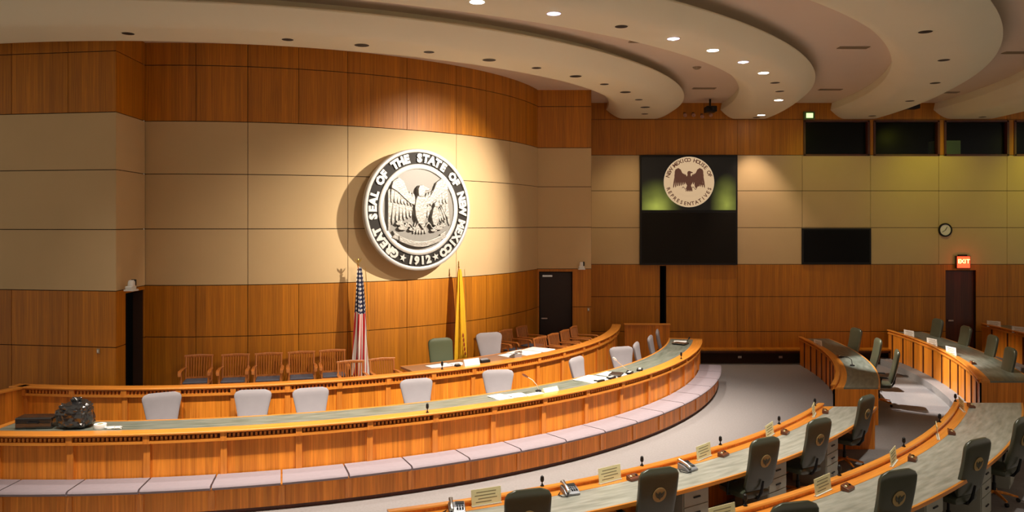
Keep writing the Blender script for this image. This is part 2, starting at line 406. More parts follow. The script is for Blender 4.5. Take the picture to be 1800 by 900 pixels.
for q in ((8.3, 18.9, YW+1.6, YW+1.7, 5.6, 7.6), (8.3, 18.9, YW+.23, YW+1.6, 5.6, 5.7), (8.3, 18.9, YW+.23, YW+1.6, 7.5, 7.6), (8.2, 8.3, YW+.23, YW+1.7, 5.6, 7.6), (18.9, 19, YW+.23, YW+1.7, 5.6, 7.6)):
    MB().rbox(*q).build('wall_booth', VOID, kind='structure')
t = thing('equipment_rack', 'pale green cabinet standing behind the third dark upper window', 'cabinet', (13.15, YW+.9, 5.70))
MB().rbox(-.36, .36, -.25, .25, 0, .87).build('cabinet_body', plain('pale_green_paint', (.30, .36, .13, 1), .6), t, bevel=.01)
MB().rbox(-.31, .31, -.275, -.25, .1, .8).build('door', plain('pale_green_door', (.26, .32, .12, 1), .5), t, bevel=.005)
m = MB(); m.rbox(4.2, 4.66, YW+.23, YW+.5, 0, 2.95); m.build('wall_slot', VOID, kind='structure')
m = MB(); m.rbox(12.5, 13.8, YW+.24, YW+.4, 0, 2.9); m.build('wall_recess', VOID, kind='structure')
t = MB().rbox(12.72, 13.58, YW+.10, YW+.15, .17, 2.68).build('door_1', DARKWOOD, kind='structure')
MB().rbox(12.80, 12.95, YW+.03, YW+.07, 1.2, 1.24).build('door_handle', STEEL, t, kind='structure')
# ------------------------------------------------------------------ ceiling and its curved bands
m = MB(); m.rbox(X0, X1, -2, YW+.2, 7.6, 7.75); ceiling = m.build('ceiling', CEIL, kind='structure')
ZL, ZE = 7.13, 7.39
RINGS = [(9.45, 9.95, 10.85, 11.45), (12.8, 13.22, 14.05, 14.52), (16.03, 16.45, 17.2, 17.88), (19.05, 19.55, 20.6, 21.4)]
def soffit(r, R):
    if r < R[1]: t = (r-R[0])/(R[1]-R[0]); return ZE+(ZL-ZE)*sin(t*pi/2)
    if r > R[2]: t = (r-R[2])/(R[3]-R[2]); return ZL+(ZE-ZL)*(1-cos(t*pi/2))
    return ZL
for R in RINGS:
    pr = []
    for i in range(25): r = R[0]+(R[3]-R[0])*i/24; pr.append((r, soffit(r, R)))
    pr += [(R[3], ZE+.02), (R[3]-.03, ZE+.04), (R[3]-.35, ZE+.06), (R[3]-.40, 7.62), (R[0]+.04, 7.62), (R[0], ZE+.02)]
    m = MB(); m.sweep(pr, -128, .45, n=170); m.build('ceiling_band', BAND, smooth=True, kind='structure')
# ------------------------------------------------------------------ lower dais desk
AL, AR = -94.3, -12.8
WHITE_MARK = None
def dais_desk(name, label, R, ztop, zbot, t0, t1, pils, zpanel):
    """R: outside of the ledge; face at R-.10"""
    F = R-.10; t = thing(name, label, 'desk')
    MB().band(F-.05, F, zbot, ztop-.03, t0, t1).build('front_panel', DESKWOOD, t)
    m = MB(); m.sweep([(F-.14, ztop-.035), (R-.012, ztop-.035), (R, ztop-.023), (R, ztop-.008), (R-.01, ztop), (F-.14, ztop)], t0, t1); m.build('ledge', RAILWOOD, t)
    MB().band(F, F+.075, ztop-.155, ztop-.115, t0, t1).build('moulding_rail', RAILWOOD, t)
    MB().band(F, F+.02, ztop-.06, ztop-.036, t0, t1).build('crown_strip', RAILWOOD, t)
    MB().band(F, F+.004, ztop-.115, ztop-.06, t0, t1).build('recess_strip', plain('recess_shade_tone', (.13, .03, .008, 1), .6) if 'recess_shade_tone' not in MATS else MATS['recess_shade_tone'], t)  # darker strip colour puts shade between the dentils
    m = MB(); st = math.degrees(.062/F); a = t0+.3
    while a < t1-.2:
        if all(abs(a-p) > .28 for p in pils): m.band(F, F+.045, ztop-.112, ztop-.062, a-st*.26, a+st*.26, n=1)
        a += st
    m.build('dentil_moulding', RAILWOOD, t)
    hw = math.degrees(.045/F)
    for p in pils:
        MB().band(F, F+.04, zpanel, ztop-.155, p-hw, p+hw, n=1).build('pilaster', RAILV, t)
        MB().band(F, F+.08, ztop-.156, ztop-.036, p-hw, p+hw, n=1).build('pilaster_block', RAILV, t)
    return t
RAILV = wood('cherry_post_wood', (.58, .175, .02, 1), (.80, .29, .045, 1), plank=.4, rough=.3, pvar=.08)
pil1 = [-93.2+5.12*k for k in range(16)]
ld = dais_desk('curved_desk', 'long curved cherry desk with grey-green top and dentil ledge, in front of the cushioned bench', 11.91, 1.08, 0, AL, AR, pil1, .42)
m = MB(); m.band(11.10, 11.68, 1.035, 1.072, AL, AR); m.build('desktop', DIMTOP, ld)
m = MB(); m.band(11.06, 11.10, 1.02, 1.077, AL, AR); m.build('edge_strip', RAILWOOD, ld)
m = MB(); m.band(11.06, 11.86, .1, 1.04, AL-.3, AL, n=1); m.build('end_panel', DESKWOOD, ld)
m = MB(); m.band(11.06, 11.86, .1, 1.04, AR, AR+.3, n=1); m.build('end_panel', DESKWOOD, ld)
for a in (AL-.35, AR-.1):
    m = MB(); m.band(11.05, 11.91, 1.045, 1.08, a, a+.55, n=1); m.build('end_ledge', RAILWOOD, ld)
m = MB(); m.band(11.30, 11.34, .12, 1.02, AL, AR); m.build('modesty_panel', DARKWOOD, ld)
# ------------------------------------------------------------------ bench round the foot of the desk
bt = thing('curved_bench', 'curved wooden bench base running along the foot of the long front desk', 'bench')
BA, BZ = -100.0, -12.6
MB().band(12.22, 12.30, 0.06, .345, BA, BZ).build('front_board', DESKWOOD, bt)
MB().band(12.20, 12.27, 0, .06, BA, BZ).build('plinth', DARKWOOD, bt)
MB().band(11.83, 12.31, .345, .362, BA, BZ).build('seat_board', RAILWOOD, bt)
MB().band(11.83, 12.30, 0, .345, BZ-.3, BZ, n=1).build('end_board', DESKWOOD, bt)
seams = [-100.2+4.38*k for k in range(21)]
for i, a in enumerate(seams[:-1]):
    b_ = seams[i+1]
    if b_ > BZ: b_ = BZ
    hw = .2
    MB().band(12.30, 12.315, .08, .343, a+.0-hw if i else a, a+hw, n=1).build('batten', RAILV, bt)
    if b_-a < 1: continue
    m = MB(); r0, r1, z0, z1 = 11.84, 12.38, .362, .432
    m.sweep([(r0, z0), (r1-.03, z0), (r1, z0+.02), (r1+.004, z0+.04), (r1-.01, z1-.012), (r1-.04, z1), (r0, z1)], a+.06, b_-.06)
    o = m.build('seat_cushion', PAD, smooth=True)
    tag(o, '%s lavender-grey cushion of the curved bench, counted from its left end' % ORD[i], 'cushion', 'cushions along the curved bench')
# ------------------------------------------------------------------ upper dais desk
pil2 = [-99.7+5.27*k for k in range(17)]
ud = dais_desk('curved_parapet_desk', 'raised rear curved cherry desk with dentil ledge, nearest the seal wall', 9.78, 1.30, .10, -101.2, -7.6, pil2, .12)
m = MB(); m.band(8.90, 9.56, 1.25, 1.288, -59.4, -35.9); m.build('desktop', plain('brown_desktop', (.30, .15, .075, 1), .35, var=.08), ud)
m = MB(); m.band(8.86, 8.90, 1.24, 1.292, -59.4, -35.9); m.build('edge_strip', RAILWOOD, ud)
for a in (-59.4, -52, -44, -36.3):
    MB().band(9.0, 9.55, .551, 1.25, a, a+.3, n=1).build('support_panel', DESKWOOD, ud)
# end screens closing the dais
for nm, pa, pb in (('right', (3.12, 22.05), (4.36, 22.05)), ('left', (-8.35, 13.72), (-8.78, 12.50))):
    pa, pb = Vector((pa[0], pa[1], 0)), Vector((pb[0], pb[1], 0)); c = (pa+pb)/2; L = (pb-pa).length; rz = math.atan2(pb.y-pa.y, pb.x-pa.x)
    t = thing('end_screen', 'low panelled wood screen closing the %s end of the dais' % nm, 'screen', (c.x, c.y, 0), rz, 'screens at the ends of the dais')
    MB().rbox(-L/2, L/2, -.03, .03, 0, 1.26).build('panel', DESKWOOD, t)
    MB().rbox(-L/2-.02, L/2+.02, -.07, .07, 1.26, 1.30).build('cap_rail', RAILWOOD, t, bevel=.006)
    MB().rbox(-L/2, L/2, -.045, .045, 0, .12).build('base_rail', RAILWOOD, t)
# ------------------------------------------------------------------ members' desk rows
def row_desk(name, label, R, z, zf, t0, t1, depth=.84, peds=(), top=None):
    """R: face of the front panel; curved desk with a raised front ledge"""
    t = thing(name, label, 'desk'); D = R+depth
    MB().band(R, R+.035, zf, z+.04, t0, t1).build('front_panel', DESKWOOD, t)
    m = MB(); m.sweep([(R-.045, z+.035), (R+.045, z+.035), (R+.05, z+.05), (R+.04, z+.065), (R-.04, z+.065), (R-.05, z+.05)], t0, t1); m.build('ledge', RAILWOOD, t)
    MB().band(R-.03, R, z-.05, z-.015, t0, t1).build('moulding_rail', RAILWOOD, t)
    MB().band(R+.035, R+.19, z-.03, z+.004, t0, t1).build('wood_strip', RAILWOOD, t)
    MB().band(R+.19, D-.03, z-.03, z, t0, t1).build('desktop', top or LAMINATE, t)
    MB().band(D-.03, D, z-.045, z+.002, t0, t1).build('edge_strip', RAILWOOD, t)
    f0 = t0 if callable(t0) else (lambda r: t0); f1 = t1 if callable(t1) else (lambda r: t1)
    for g, s_ in ((f0, .25), (f1, -.25)):
        m = MB(); m.band(R, D-.03, zf, z-.03, lambda r: min(g(r), g(r)+s_), lambda r: max(g(r), g(r)+s_), n=1); m.build('end_panel', DESKWOOD, t)
    a = f0(R)+1.3; k = 0; hw = math.degrees(.022/R)
    while a < f1(R)-.5:
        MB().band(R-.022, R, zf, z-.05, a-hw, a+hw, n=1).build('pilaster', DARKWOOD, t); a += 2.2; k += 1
    for p in peds:
        w_ = math.degrees(.24/D)
        c = MB().band(R+.25, D-.06, zf, z-.031, p-w_, p+w_, n=3).build('pedestal', CABINET, t)
        for q0, q1 in ((zf+.06, zf+.32), (zf+.335, zf+.50), (zf+.515, z-.05)):
            MB().band(D-.06, D-.045, q0, q1, p-w_*.93, p+w_*.93, n=3).build('drawer_front', CABINET, c)
            MB().band(D-.045, D-.03, (q0+q1)/2-.008, (q0+q1)/2+.008, p-w_*.25, p+w_*.25, n=1).build('drawer_handle', BLACK, c)
    return t
yend = lambda Y: (lambda r: math.degrees(math.asin((Y-CY)/r)))
r1n = row_desk('curved_desk', 'front row desk nearest the camera, curving from the bottom edge towards the aisle', 15.10, .76, 0, -69.5, yend(14.45), peds=(-68, -62, -55.3, -48.9, -42.5))
r1f = row_desk('curved_desk', 'short curved desk across the aisle in the front row with reddish front panels', 14.98, .76, 0, yend(16.1), yend(22.9), peds=(-24.5, -16.3, -9.6), top=DIMTOP)
r2n = row_desk('curved_desk', 'second row desk at the bottom right edge carrying cream placards', 17.20, .93, .17, -70, yend(14.0), depth=.98, peds=(-62.4, -56.1, -50.1, -44.3, -38.6))
r2f = row_desk('curved_desk', 'second row desk beyond the aisle with bright orange front and white placards', 17.62, .93, .17, yend(15.9), yend(23.1), depth=.98, peds=(-16.4, -10.7, -5.7), top=DIMTOP)
r3f = row_desk('curved_desk', 'dim third row desk near the exit door at the right edge', 20.33, 1.12, .34, -14, yend(23.1), peds=(-8,), top=DIMTOP)
# wall bench under the far panelling
t = thing('wall_bench', 'long low bench built along the foot of the far wood wall', 'bench', (0, 0, 0))
MB().rbox(4.75, 11.4, 22.93, YW-.002, .40, .44).build('seat_board', WALLWOOD, t)
MB().rbox(4.75, 11.4, 22.99, YW-.002, .33, .40).build('apron', DARKWOOD, t)
MB().rbox(4.75, 11.4, 23.22, YW-.002, 0, .33).build('recess_shade_board', GROOVE, t)  # near-black colour stands in for the shade under the seat
for i, x in enumerate((6.63, 7.82)):
    o = MB().box((x, 23.20, .18), (.11, .03, .07)).build('wall_socket', STEEL, bevel=.004)
    tag(o, '%s small metal socket plate under the far wall bench, from the dais end' % ORD[i], 'socket', 'sockets under the wall bench')
# ------------------------------------------------------------------ chairs
def exec_chair(name, label, cat, cloth, H=1.17, wt=.25, wb=.23, emblem=True, arms=True, group=None):
    """swivel chair facing +Y; H: top of the back"""
    t = thing(name, label, cat, group=group); zs = .46
    m = MB(); secs = []
    for i, (y, hw, ht) in enumerate(((-.24, .20, .02), (-.235, .225, .045), (-.20, .24, .055), (0, .255, .055), (.18, .255, .055), (.235, .235, .045), (.25, .20, .018))):
        secs.append(((0, y, zs+.01*(i > 3)), (hw, 0, 0), (0, 0, ht)))
    m.loft(secs, 24, 4); m.build('seat', cloth, t, smooth=True)
    m = MB(); secs = []; z0 = .52; n = 13
    for i in range(n):
        u = i/(n-1); z = z0+(H-z0)*(1-(1-u)**1.25)
        hw = wb+(wt-wb)*min(1, u*1.25)
        d = H-z; rr = .11
        if d < rr: hw -= rr-math.sqrt(max(0, rr*rr-(rr-d)**2))
        e0 = z-z0
        if e0 < .05: hw -= .05-math.sqrt(max(0, .0025-(.05-e0)**2))
        th = .045 if 0 < i < n-2 else (.018 if i in (0, n-1) else .036)
        y = -.235-.13*((z-z0)/.65)-.02*sin(pi*u)
        secs.append(((0, y, z), (hw, 0, 0), (0, th, 0)))
    m.loft(secs, 28, 3.6); bk = m.build('backrest', cloth, t, smooth=True)
    if emblem:
        e = MB(); M = Matrix.Translation((0, -.36-.045+.018, .94)) @ Matrix.Rotation(pi/2+.19, 4, 'X')
        e.lathe([(0, 0), (.090, 0), (.090, .006), (.080, .008), (.077, .006), (0, .006)], n=24, M=M)
        e.build('emblem', GOLD, bk)
        e = MB()
        for sx in (-1, 1):
            e.poly([(sx*.004, -.01), (sx*.018, .012), (sx*.046, .034), (sx*.044, .006), (sx*.030, -.02), (sx*.008, -.03)], .007, .011)
        e.poly([(-.010, .02), (0, .032), (.010, .02), (.009, -.03), (0, -.046), (-.009, -.03)], .007, .013)
        e.xform(M @ Matrix.Scale(1.3, 4)); e.build('emblem_eagle', LEATHER, bk)
    m = MB(); m.tube([(0, -.10, .40), (0, -.25, .41), (0, -.31, .50), (0, -.345, .66)], [.02, .022, .022, .015], 8); m.build('back_bracket', BLACK, t, smooth=True)
    if arms:
        for sx in (-1, 1):
            m = MB(); m.tube([(sx*.20, .02, .42), (sx*.29, .02, .43), (sx*.305, .0, .52), (sx*.305, -.02, .64)], .016, 8)
            a = m.build('armrest', BLACK, t, smooth=True)
            m = MB(); m.loft([((sx*.305, -.16, .655), (.028, 0, 0), (0, 0, .010)), ((sx*.305, -.13, .66), (.036, 0, 0), (0, 0, .016)), ((sx*.30, .10, .66), (.036, 0, 0), (0, 0, .016)), ((sx*.295, .14, .655), (.026, 0, 0), (0, 0, .008))], 12, 3)
            m.build('arm_pad', BLACK, a, smooth=True)
    MB().lathe([(.028, .10), (.028, .24), (.018, .25), (.018, .38), (.06, .40), (.06, .42)], n=14).build('gas_column', BLACK, t, smooth=True)
    for k in range(5):
        a = 2*pi*k/5+.3; m = MB(); c, s_ = cos(a), sin(a)
        m.loft([((.02*c, .02*s_, .125), (-.024*s_, .024*c, 0), (0, 0, .022)), ((.16*c, .16*s_, .105), (-.020*s_, .020*c, 0), (0, 0, .018)), ((.30*c, .30*s_, .075), (-.014*s_, .014*c, 0), (0, 0, .012))], 10, 3)
        lg = m.build('base_leg', DESKWOOD if emblem else BLACK, t, smooth=True)
        w_ = MB(); w_.lathe([(0, -.02), (.026, -.02), (.028, -.012), (.028, .012), (.026, .02), (0, .02)], (.30*c, .30*s_, .028), 14, Matrix.Rotation(pi/2, 4, 'X') @ Matrix.Rotation(a, 4, 'Y'))
        w_.build('caster', BLACK, lg, smooth=True)
    return t
def place_out(r, th, z): x, y = P(r, th); return (x, y, z)
# green leather chairs of the member rows: backs to the camera
gc = None
def seat_at(r, th, z, ang):
    """r, th: where the top of the backrest stands; ang: the way the chair faces"""
    x, y = P(r, th); return (x+.34*cos(rad(ang)), y+.34*sin(rad(ang)), z), rad(ang-90)
ROWC = [(16.18, -64.9, 0, -8, 'high-backed green leather chair at the left end of the front row, at the bottom edge'),
        (16.25, -58.9, 0, -10, 'high-backed green leather chair with gold emblem, second from the left in the front row'),
        (16.12, -51.5, 0, -10, 'high-backed green leather chair in the front row, third from the left end'),
        (16.08, -46.1, 0, -12, 'high-backed green leather chair in the front row, second from the aisle'),
        (16.05, -38.7, 0, -10, 'high-backed green leather chair in the front row at the aisle end of the near desk'),
        (18.15, -58.8, .17, -16, 'green leather chair in the second row, only its rounded top above the bottom edge'),
        (18.15, -53.2, .17, -16, 'green leather chair in the second row, second from the left, against the pale desktop'),
        (18.22, -46.9, .17, -14, 'green leather chair in the second row, third from the left, seen from behind'),
        (18.36, -41.6, .17, -12, 'green leather chair in the second row, cut by the right edge of the picture'),
        (16.05, -6.1, 0, 14, 'green chair behind the short desk across the aisle, farthest, beside the wood wall'),
        (16.08, -13.0, 0, 4, 'green chair behind the short desk across the aisle, the middle one of three'),
        (16.20, -19.4, 0, 0, 'dark green chair across the aisle, nearest of three, its shadow on the carpet'),
        (18.55, -3.2, .17, 4, 'grey-green chair in the second row by the far wall, left of the dark exit door'),
        (18.6, -8.0, .17, 4, 'grey-green chair in the second row in front of the exit door'),
        (18.6, -13.2, .17, 4, 'grey-green chair in the second row to the right of the exit door'),
        (18.4, -19.5, .17, 10, 'dark green chair at the near end of the second row beyond the aisle, right edge')]
gc = None
for r, th, z, tw, lab in ROWC:
    loc, rz = seat_at(r, th, z, th+180+tw)
    if gc is None:
        gc = exec_chair('leather_chair', lab, 'chair', LEATHER, 1.25, .265, .25, group="members' green leather chairs"); gc.location = loc; gc.rotation_euler = (0, 0, rz)
    else: dup(gc, lab, loc, rz)
# grey chairs behind the lower desk: fronts to the camera
cc = None
DESKC = [(10.02, -84.9, .10, 24, 'grey fabric chair behind the long desk, leftmost, right of the black bags'),
         (10.02, -76.6, .10, -4, 'grey fabric chair behind the long desk, second from the left'),
         (10.12, -71.2, .10, 3, 'grey fabric chair behind the long desk, third from the left, close beside its twin'),
         (10.10, -60.5, .10, -6, 'grey fabric chair behind the long desk, below and left of the olive chair'),
         (10.20, -50.9, .10, -30, 'grey fabric chair behind the long desk, beside the white papers'),
         (10.34, -38.7, .10, 6, 'grey fabric chair behind the long desk, turned sideways left of the lit microphone'),
         (10.50, -28.9, .10, -38, 'grey fabric chair behind the long desk, just right of the lit microphone'),
         (10.62, -24.8, .10, 6, 'grey fabric chair seen edge-on behind the long desk, right behind the microphone chair'),
         (10.70, -18.2, .10, 0, 'grey fabric chair seen edge-on near the far end of the long desk'),
         (10.78, -11.9, .10, 0, 'grey fabric chair at the far end of the long desk, by the end screen')]
for r, th, z, tw, lab in DESKC:
    loc, rz = seat_at(r, th, z, th+tw)
    if cc is None:
        cc = exec_chair('desk_chair', lab, 'chair', GREYCLOTH, 1.17, .312, .20, emblem=False, group='grey chairs behind the long desk'); cc.location = loc; cc.rotation_euler = (0, 0, rz)
    else: dup(cc, lab, loc, rz)
t = exec_chair('desk_chair', 'olive green leather chair behind the raised desk between the two flags', 'chair', GREENCLOTH, 1.17, .27, .25, emblem=False)
t.location, rz = seat_at(8.62, -52.6, .555, -52.6-10); t.rotation_euler = (0, 0, rz)
loc, rz = seat_at(8.66, -44.2, .555, -44.2-20)
t = dup(cc, 'grey fabric chair behind the raised desk, right of the yellow flag', loc, rz); del t['group']
# slatted wooden armchairs
def slat_chair(label):
    t = thing('slatted_armchair', label, 'chair', group='slatted wooden armchairs on the dais')
    MB().rbox(-.25, .25, -.22, .24, .40, .43).build('seat', CHAIRWOOD, t, bevel=.008)
    MB().rbox(-.22, .22, -.19, .21, .431, .465).build('seat_pad', SEATPAD, t, bevel=.012)
    for sx in (-1, 1):
        MB().tube([(sx*.235, .22, 0), (sx*.24, .22, .40), (sx*.245, .20, .66)], [.020, .022, .018], 6).build('leg', CHAIRWOOD, t)
        MB().tube([(sx*.235, -.24, 0), (sx*.235, -.22, .42), (sx*.235, -.30, .875)], [.020, .023, .018], 6).build('leg', CHAIRWOOD, t)
        m = MB(); m.loft([((sx*.235, -.27, .66), (.022, 0, 0), (0, 0, .012)), ((sx*.262, -.05, .665), (.030, 0, 0), (0, 0, .014)), ((sx*.262, .24, .665), (.036, 0, 0), (0, 0, .014)), ((sx*.258, .29, .64), (.030, 0, 0), (0, 0, .014)), ((sx*.258, .30, .60), (.026, 0, 0), (0, 0, .012))], 10, 3)
        m.build('armrest', CHAIRWOOD, t, smooth=True)
        MB().box((sx*.235, 0, .20), (.018, .42, .025)).build('side_stretcher', CHAIRWOOD, t)
    m = MB(); m.loft([((-.262, -.298, .868), (0, .014, 0), (0, 0, .026)), ((0, -.318, .875), (0, .016, 0), (0, 0, .032)), ((  .262, -.298, .868), (0, .014, 0), (0, 0, .026))], 10, 3); m.build('top_rail', CHAIRWOOD, t, smooth=True)
    MB().box((0, -.235, .47), (.48, .02, .035)).build('lower_rail', CHAIRWOOD, t)
    m = MB()
    for i in range(11):
        u = (i-5)/5; m.tube([(u*.225, -.235, .465), (u*.232, -.268, .68), (u*.240, -.306, .862)], .0105, 4)
    m.build('back_slats', CHAIRWOOD, t)
    return t
SL = [(8.14, -84.9, .65, -8, 'slatted wooden armchair by the seal wall, leftmost of the rear row of five'),
      (8.14, -80.1, .65, -3, 'slatted wooden armchair by the seal wall, second from the left in the rear row'),
      (8.14, -75.7, .65, 0, 'slatted wooden armchair by the seal wall, middle of the rear row of five'),
      (8.14, -71.3, .65, 3, 'slatted wooden armchair by the seal wall, fourth from the left in the rear row'),
      (8.14, -67.0, .65, 6, 'slatted wooden armchair by the seal wall, rightmost of the rear row, by the striped flag'),
      (9.00, -65.7, .555, 4, 'slatted wooden armchair right behind the raised parapet, below the striped flag'),
      (9.00, -61.6, .555, 4, 'slatted wooden armchair right behind the raised parapet, beside the raised desktop'),
      (8.10, -39.0, .65, 4, 'dark slatted armchair against the wall right of the yellow flag, left one of three'),
      (8.10, -33.2, .65, 4, 'dark slatted armchair against the wall right of the yellow flag, middle of three'),
      (8.10, -27.5, .65, 4, 'dark slatted armchair against the wall nearest the dark doorway'),
      (9.06, -33.3, .555, 4, 'slatted armchair in the short row before the dark doorway, leftmost, beside the papers'),
      (9.06, -29.0, .555, 4, 'slatted armchair in the short row before the dark doorway, second from the left'),
      (9.06, -24.4, .555, 4, 'slatted armchair in the short row before the dark doorway, third from the left'),
      (9.06, -19.6, .555, 4, 'slatted armchair in the short row before the dark doorway, rightmost, by the pier')]
sc0 = None
for r, th, z, tw, lab in SL:
    x, y = P(r, th); rz = rad(th-90-tw)
    if sc0 is None: sc0 = slat_chair(lab); sc0.location = (x, y, z); sc0.rotation_euler = (0, 0, rz)
    else: dup(sc0, lab, (x, y, z), rz)
# ------------------------------------------------------------------ flags
def flag(label, th, r, hz, kind):
    x, y = P(r, th); t = thing('flag', label, 'flag', (x, y, .65), rad(th+90), 'flags on stands flanking the seal')
    MB().lathe([(.15, 0), (.15, .02), (.10, .04), (.03, .06), (.02, .10), (0, .10)], n=20).build('stand', BRASS, t, smooth=True)
    MB().tube([(0, 0, .05), (0, 0, hz-.16)], .014, 8).build('pole', CHAIRWOOD, t, smooth=True)
    m = MB(); m.lathe([(.012, hz-.17), (.026, hz-.15), (.012, hz-.13), (.02, hz-.12)], n=10)
    if kind == 'us':
        for sx in (-1, 1): m.poly([(sx*.005, -.05), (sx*.03, -.01), (sx*.075, .05), (sx*.06, -.01), (sx*.02, -.05)], -.006, .006)
        m.ell((0, .0, 0), (.018, .045, .014))
        k = len(m.v); M = Matrix.Translation((0, 0, hz-.06)) @ Matrix.Rotation(pi/2, 4, 'X'); n0 = 40
        m.xform(M, n0)
    else: m.lathe([(0, hz-.12), (.018, hz-.10), (.010, hz-.07), (.016, hz-.05), (0, hz)], n=10)
    m.build('finial', BRASS, t)
    m = MB(); nz, nu = 26, 64; zt, zb_ = hz-.20, .42
    for i in range(nz+1):
        v = i/nz; z = zt+(zb_-zt)*v; R0 = .03+.10*(v**.7); cx = .05+.05*v
        for j in range(nu+1):
            u = j/nu; a = 2*pi*u*.97+.1
            rr = R0*(1+.34*sin(a*6+v*1.5)+.12*sin(a*11-v*3)); m.v.append((cx*.6+rr*cos(a)*1.05, rr*sin(a)*.7, z-.05*sin(a*3)*v-.12*v*u))
    for i in range(nz):
        for j in range(nu):
            a = i*(nu+1)+j; m.face([a, a+1, a+nu+2, a+nu+1], [(j/nu, i/nz), ((j+1)/nu, i/nz), ((j+1)/nu, (i+1)/nz), (j/nu, (i+1)/nz)])
    o = m.build('flag_cloth', US if kind == 'us' else YELLOW, t, smooth=True)
    if kind != 'us':
        m = MB()
        for i in range(5): m.ell((.03+.012*i, -.115-.004*i, .98-.10*i), (.022, .012, .05), nu=8, nv=5)
        m.build('red_emblem_fold', plain('red_embroidery', (.35, .03, .01, 1), .6), t, smooth=True)
    m = MB()
    n0 = len(m.v)
    for i in range(nz+1):
        v = i/nz; z = zt+(zb_-zt)*v; R0 = .03+.10*(v**.7); m.v.append((.10+R0*1.0, -.03, z-.03*v)); m.v.append((.10+R0*1.0+.014, -.03, z-.03*v))
    for i in range(nz): m.face([n0+2*i, n0+2*i+1, n0+2*i+3, n0+2*i+2])
    m.build('fringe', BRASS, t)
    return t
US, nt, b = newmat('striped_flag_silk'); N = nt.nodes; L = nt.links
uv = N.new('ShaderNodeUVMap'); uv.uv_map = 'UVMap'; sx = N.new('ShaderNodeSeparateXYZ'); L.new(uv.outputs['UV'], sx.inputs[0])
def mth(op, a, b_=None, c=None):
    n = N.new('ShaderNodeMath'); n.operation = op
    for i, q in enumerate((a, b_, c)):
        if q is None: continue
        if isinstance(q, (int, float)): n.inputs[i].default_value = q
        else: L.new(q, n.inputs[i])
    return n.outputs[0]
U, Vv = sx.outputs[0], sx.outputs[1]
stripe = mth('GREATER_THAN', mth('FRACT', mth('MULTIPLY', mth('ADD', U, mth('MULTIPLY', Vv, .12)), 13)), .5)
can = mth('LESS_THAN', Vv, .42)
vo = N.new('ShaderNodeTexVoronoi'); vo.inputs['Scale'].default_value = 1; vo.inputs['Randomness'].default_value = 0
mp = N.new('ShaderNodeMapping'); mp.inputs['Scale'].default_value = (16, 26, 1); L.new(uv.outputs['UV'], mp.inputs[0]); L.new(mp.outputs[0], vo.inputs['Vector'])
star = mth('LESS_THAN', vo.outputs['Distance'], .30)
m1 = N.new('ShaderNodeMix'); m1.data_type = 'RGBA'; m1.inputs['A'].default_value = (.80, .76, .72, 1); m1.inputs['B'].default_value = (.50, .012, .02, 1); L.new(stripe, m1.inputs['Factor'])
m2 = N.new('ShaderNodeMix'); m2.data_type = 'RGBA'; m2.inputs['A'].default_value = (.012, .018, .07, 1); m2.inputs['B'].default_value = (.85, .83, .8, 1); L.new(star, m2.inputs['Factor'])
m3 = N.new('ShaderNodeMix'); m3.data_type = 'RGBA'; L.new(can, m3.inputs['Factor']); L.new(m1.outputs['Result'], m3.inputs['A']); L.new(m2.outputs['Result'], m3.inputs['B'])
L.new(m3.outputs['Result'], b.inputs['Base Color']); b.inputs['Roughness'].default_value = .6
flag('red, white and blue striped flag with a star canton hanging left below the seal', -63.2, 7.96, 2.74, 'us')
flag('golden yellow flag hanging on its pole right below the seal', -46.0, 7.96, 2.62, 'nm')
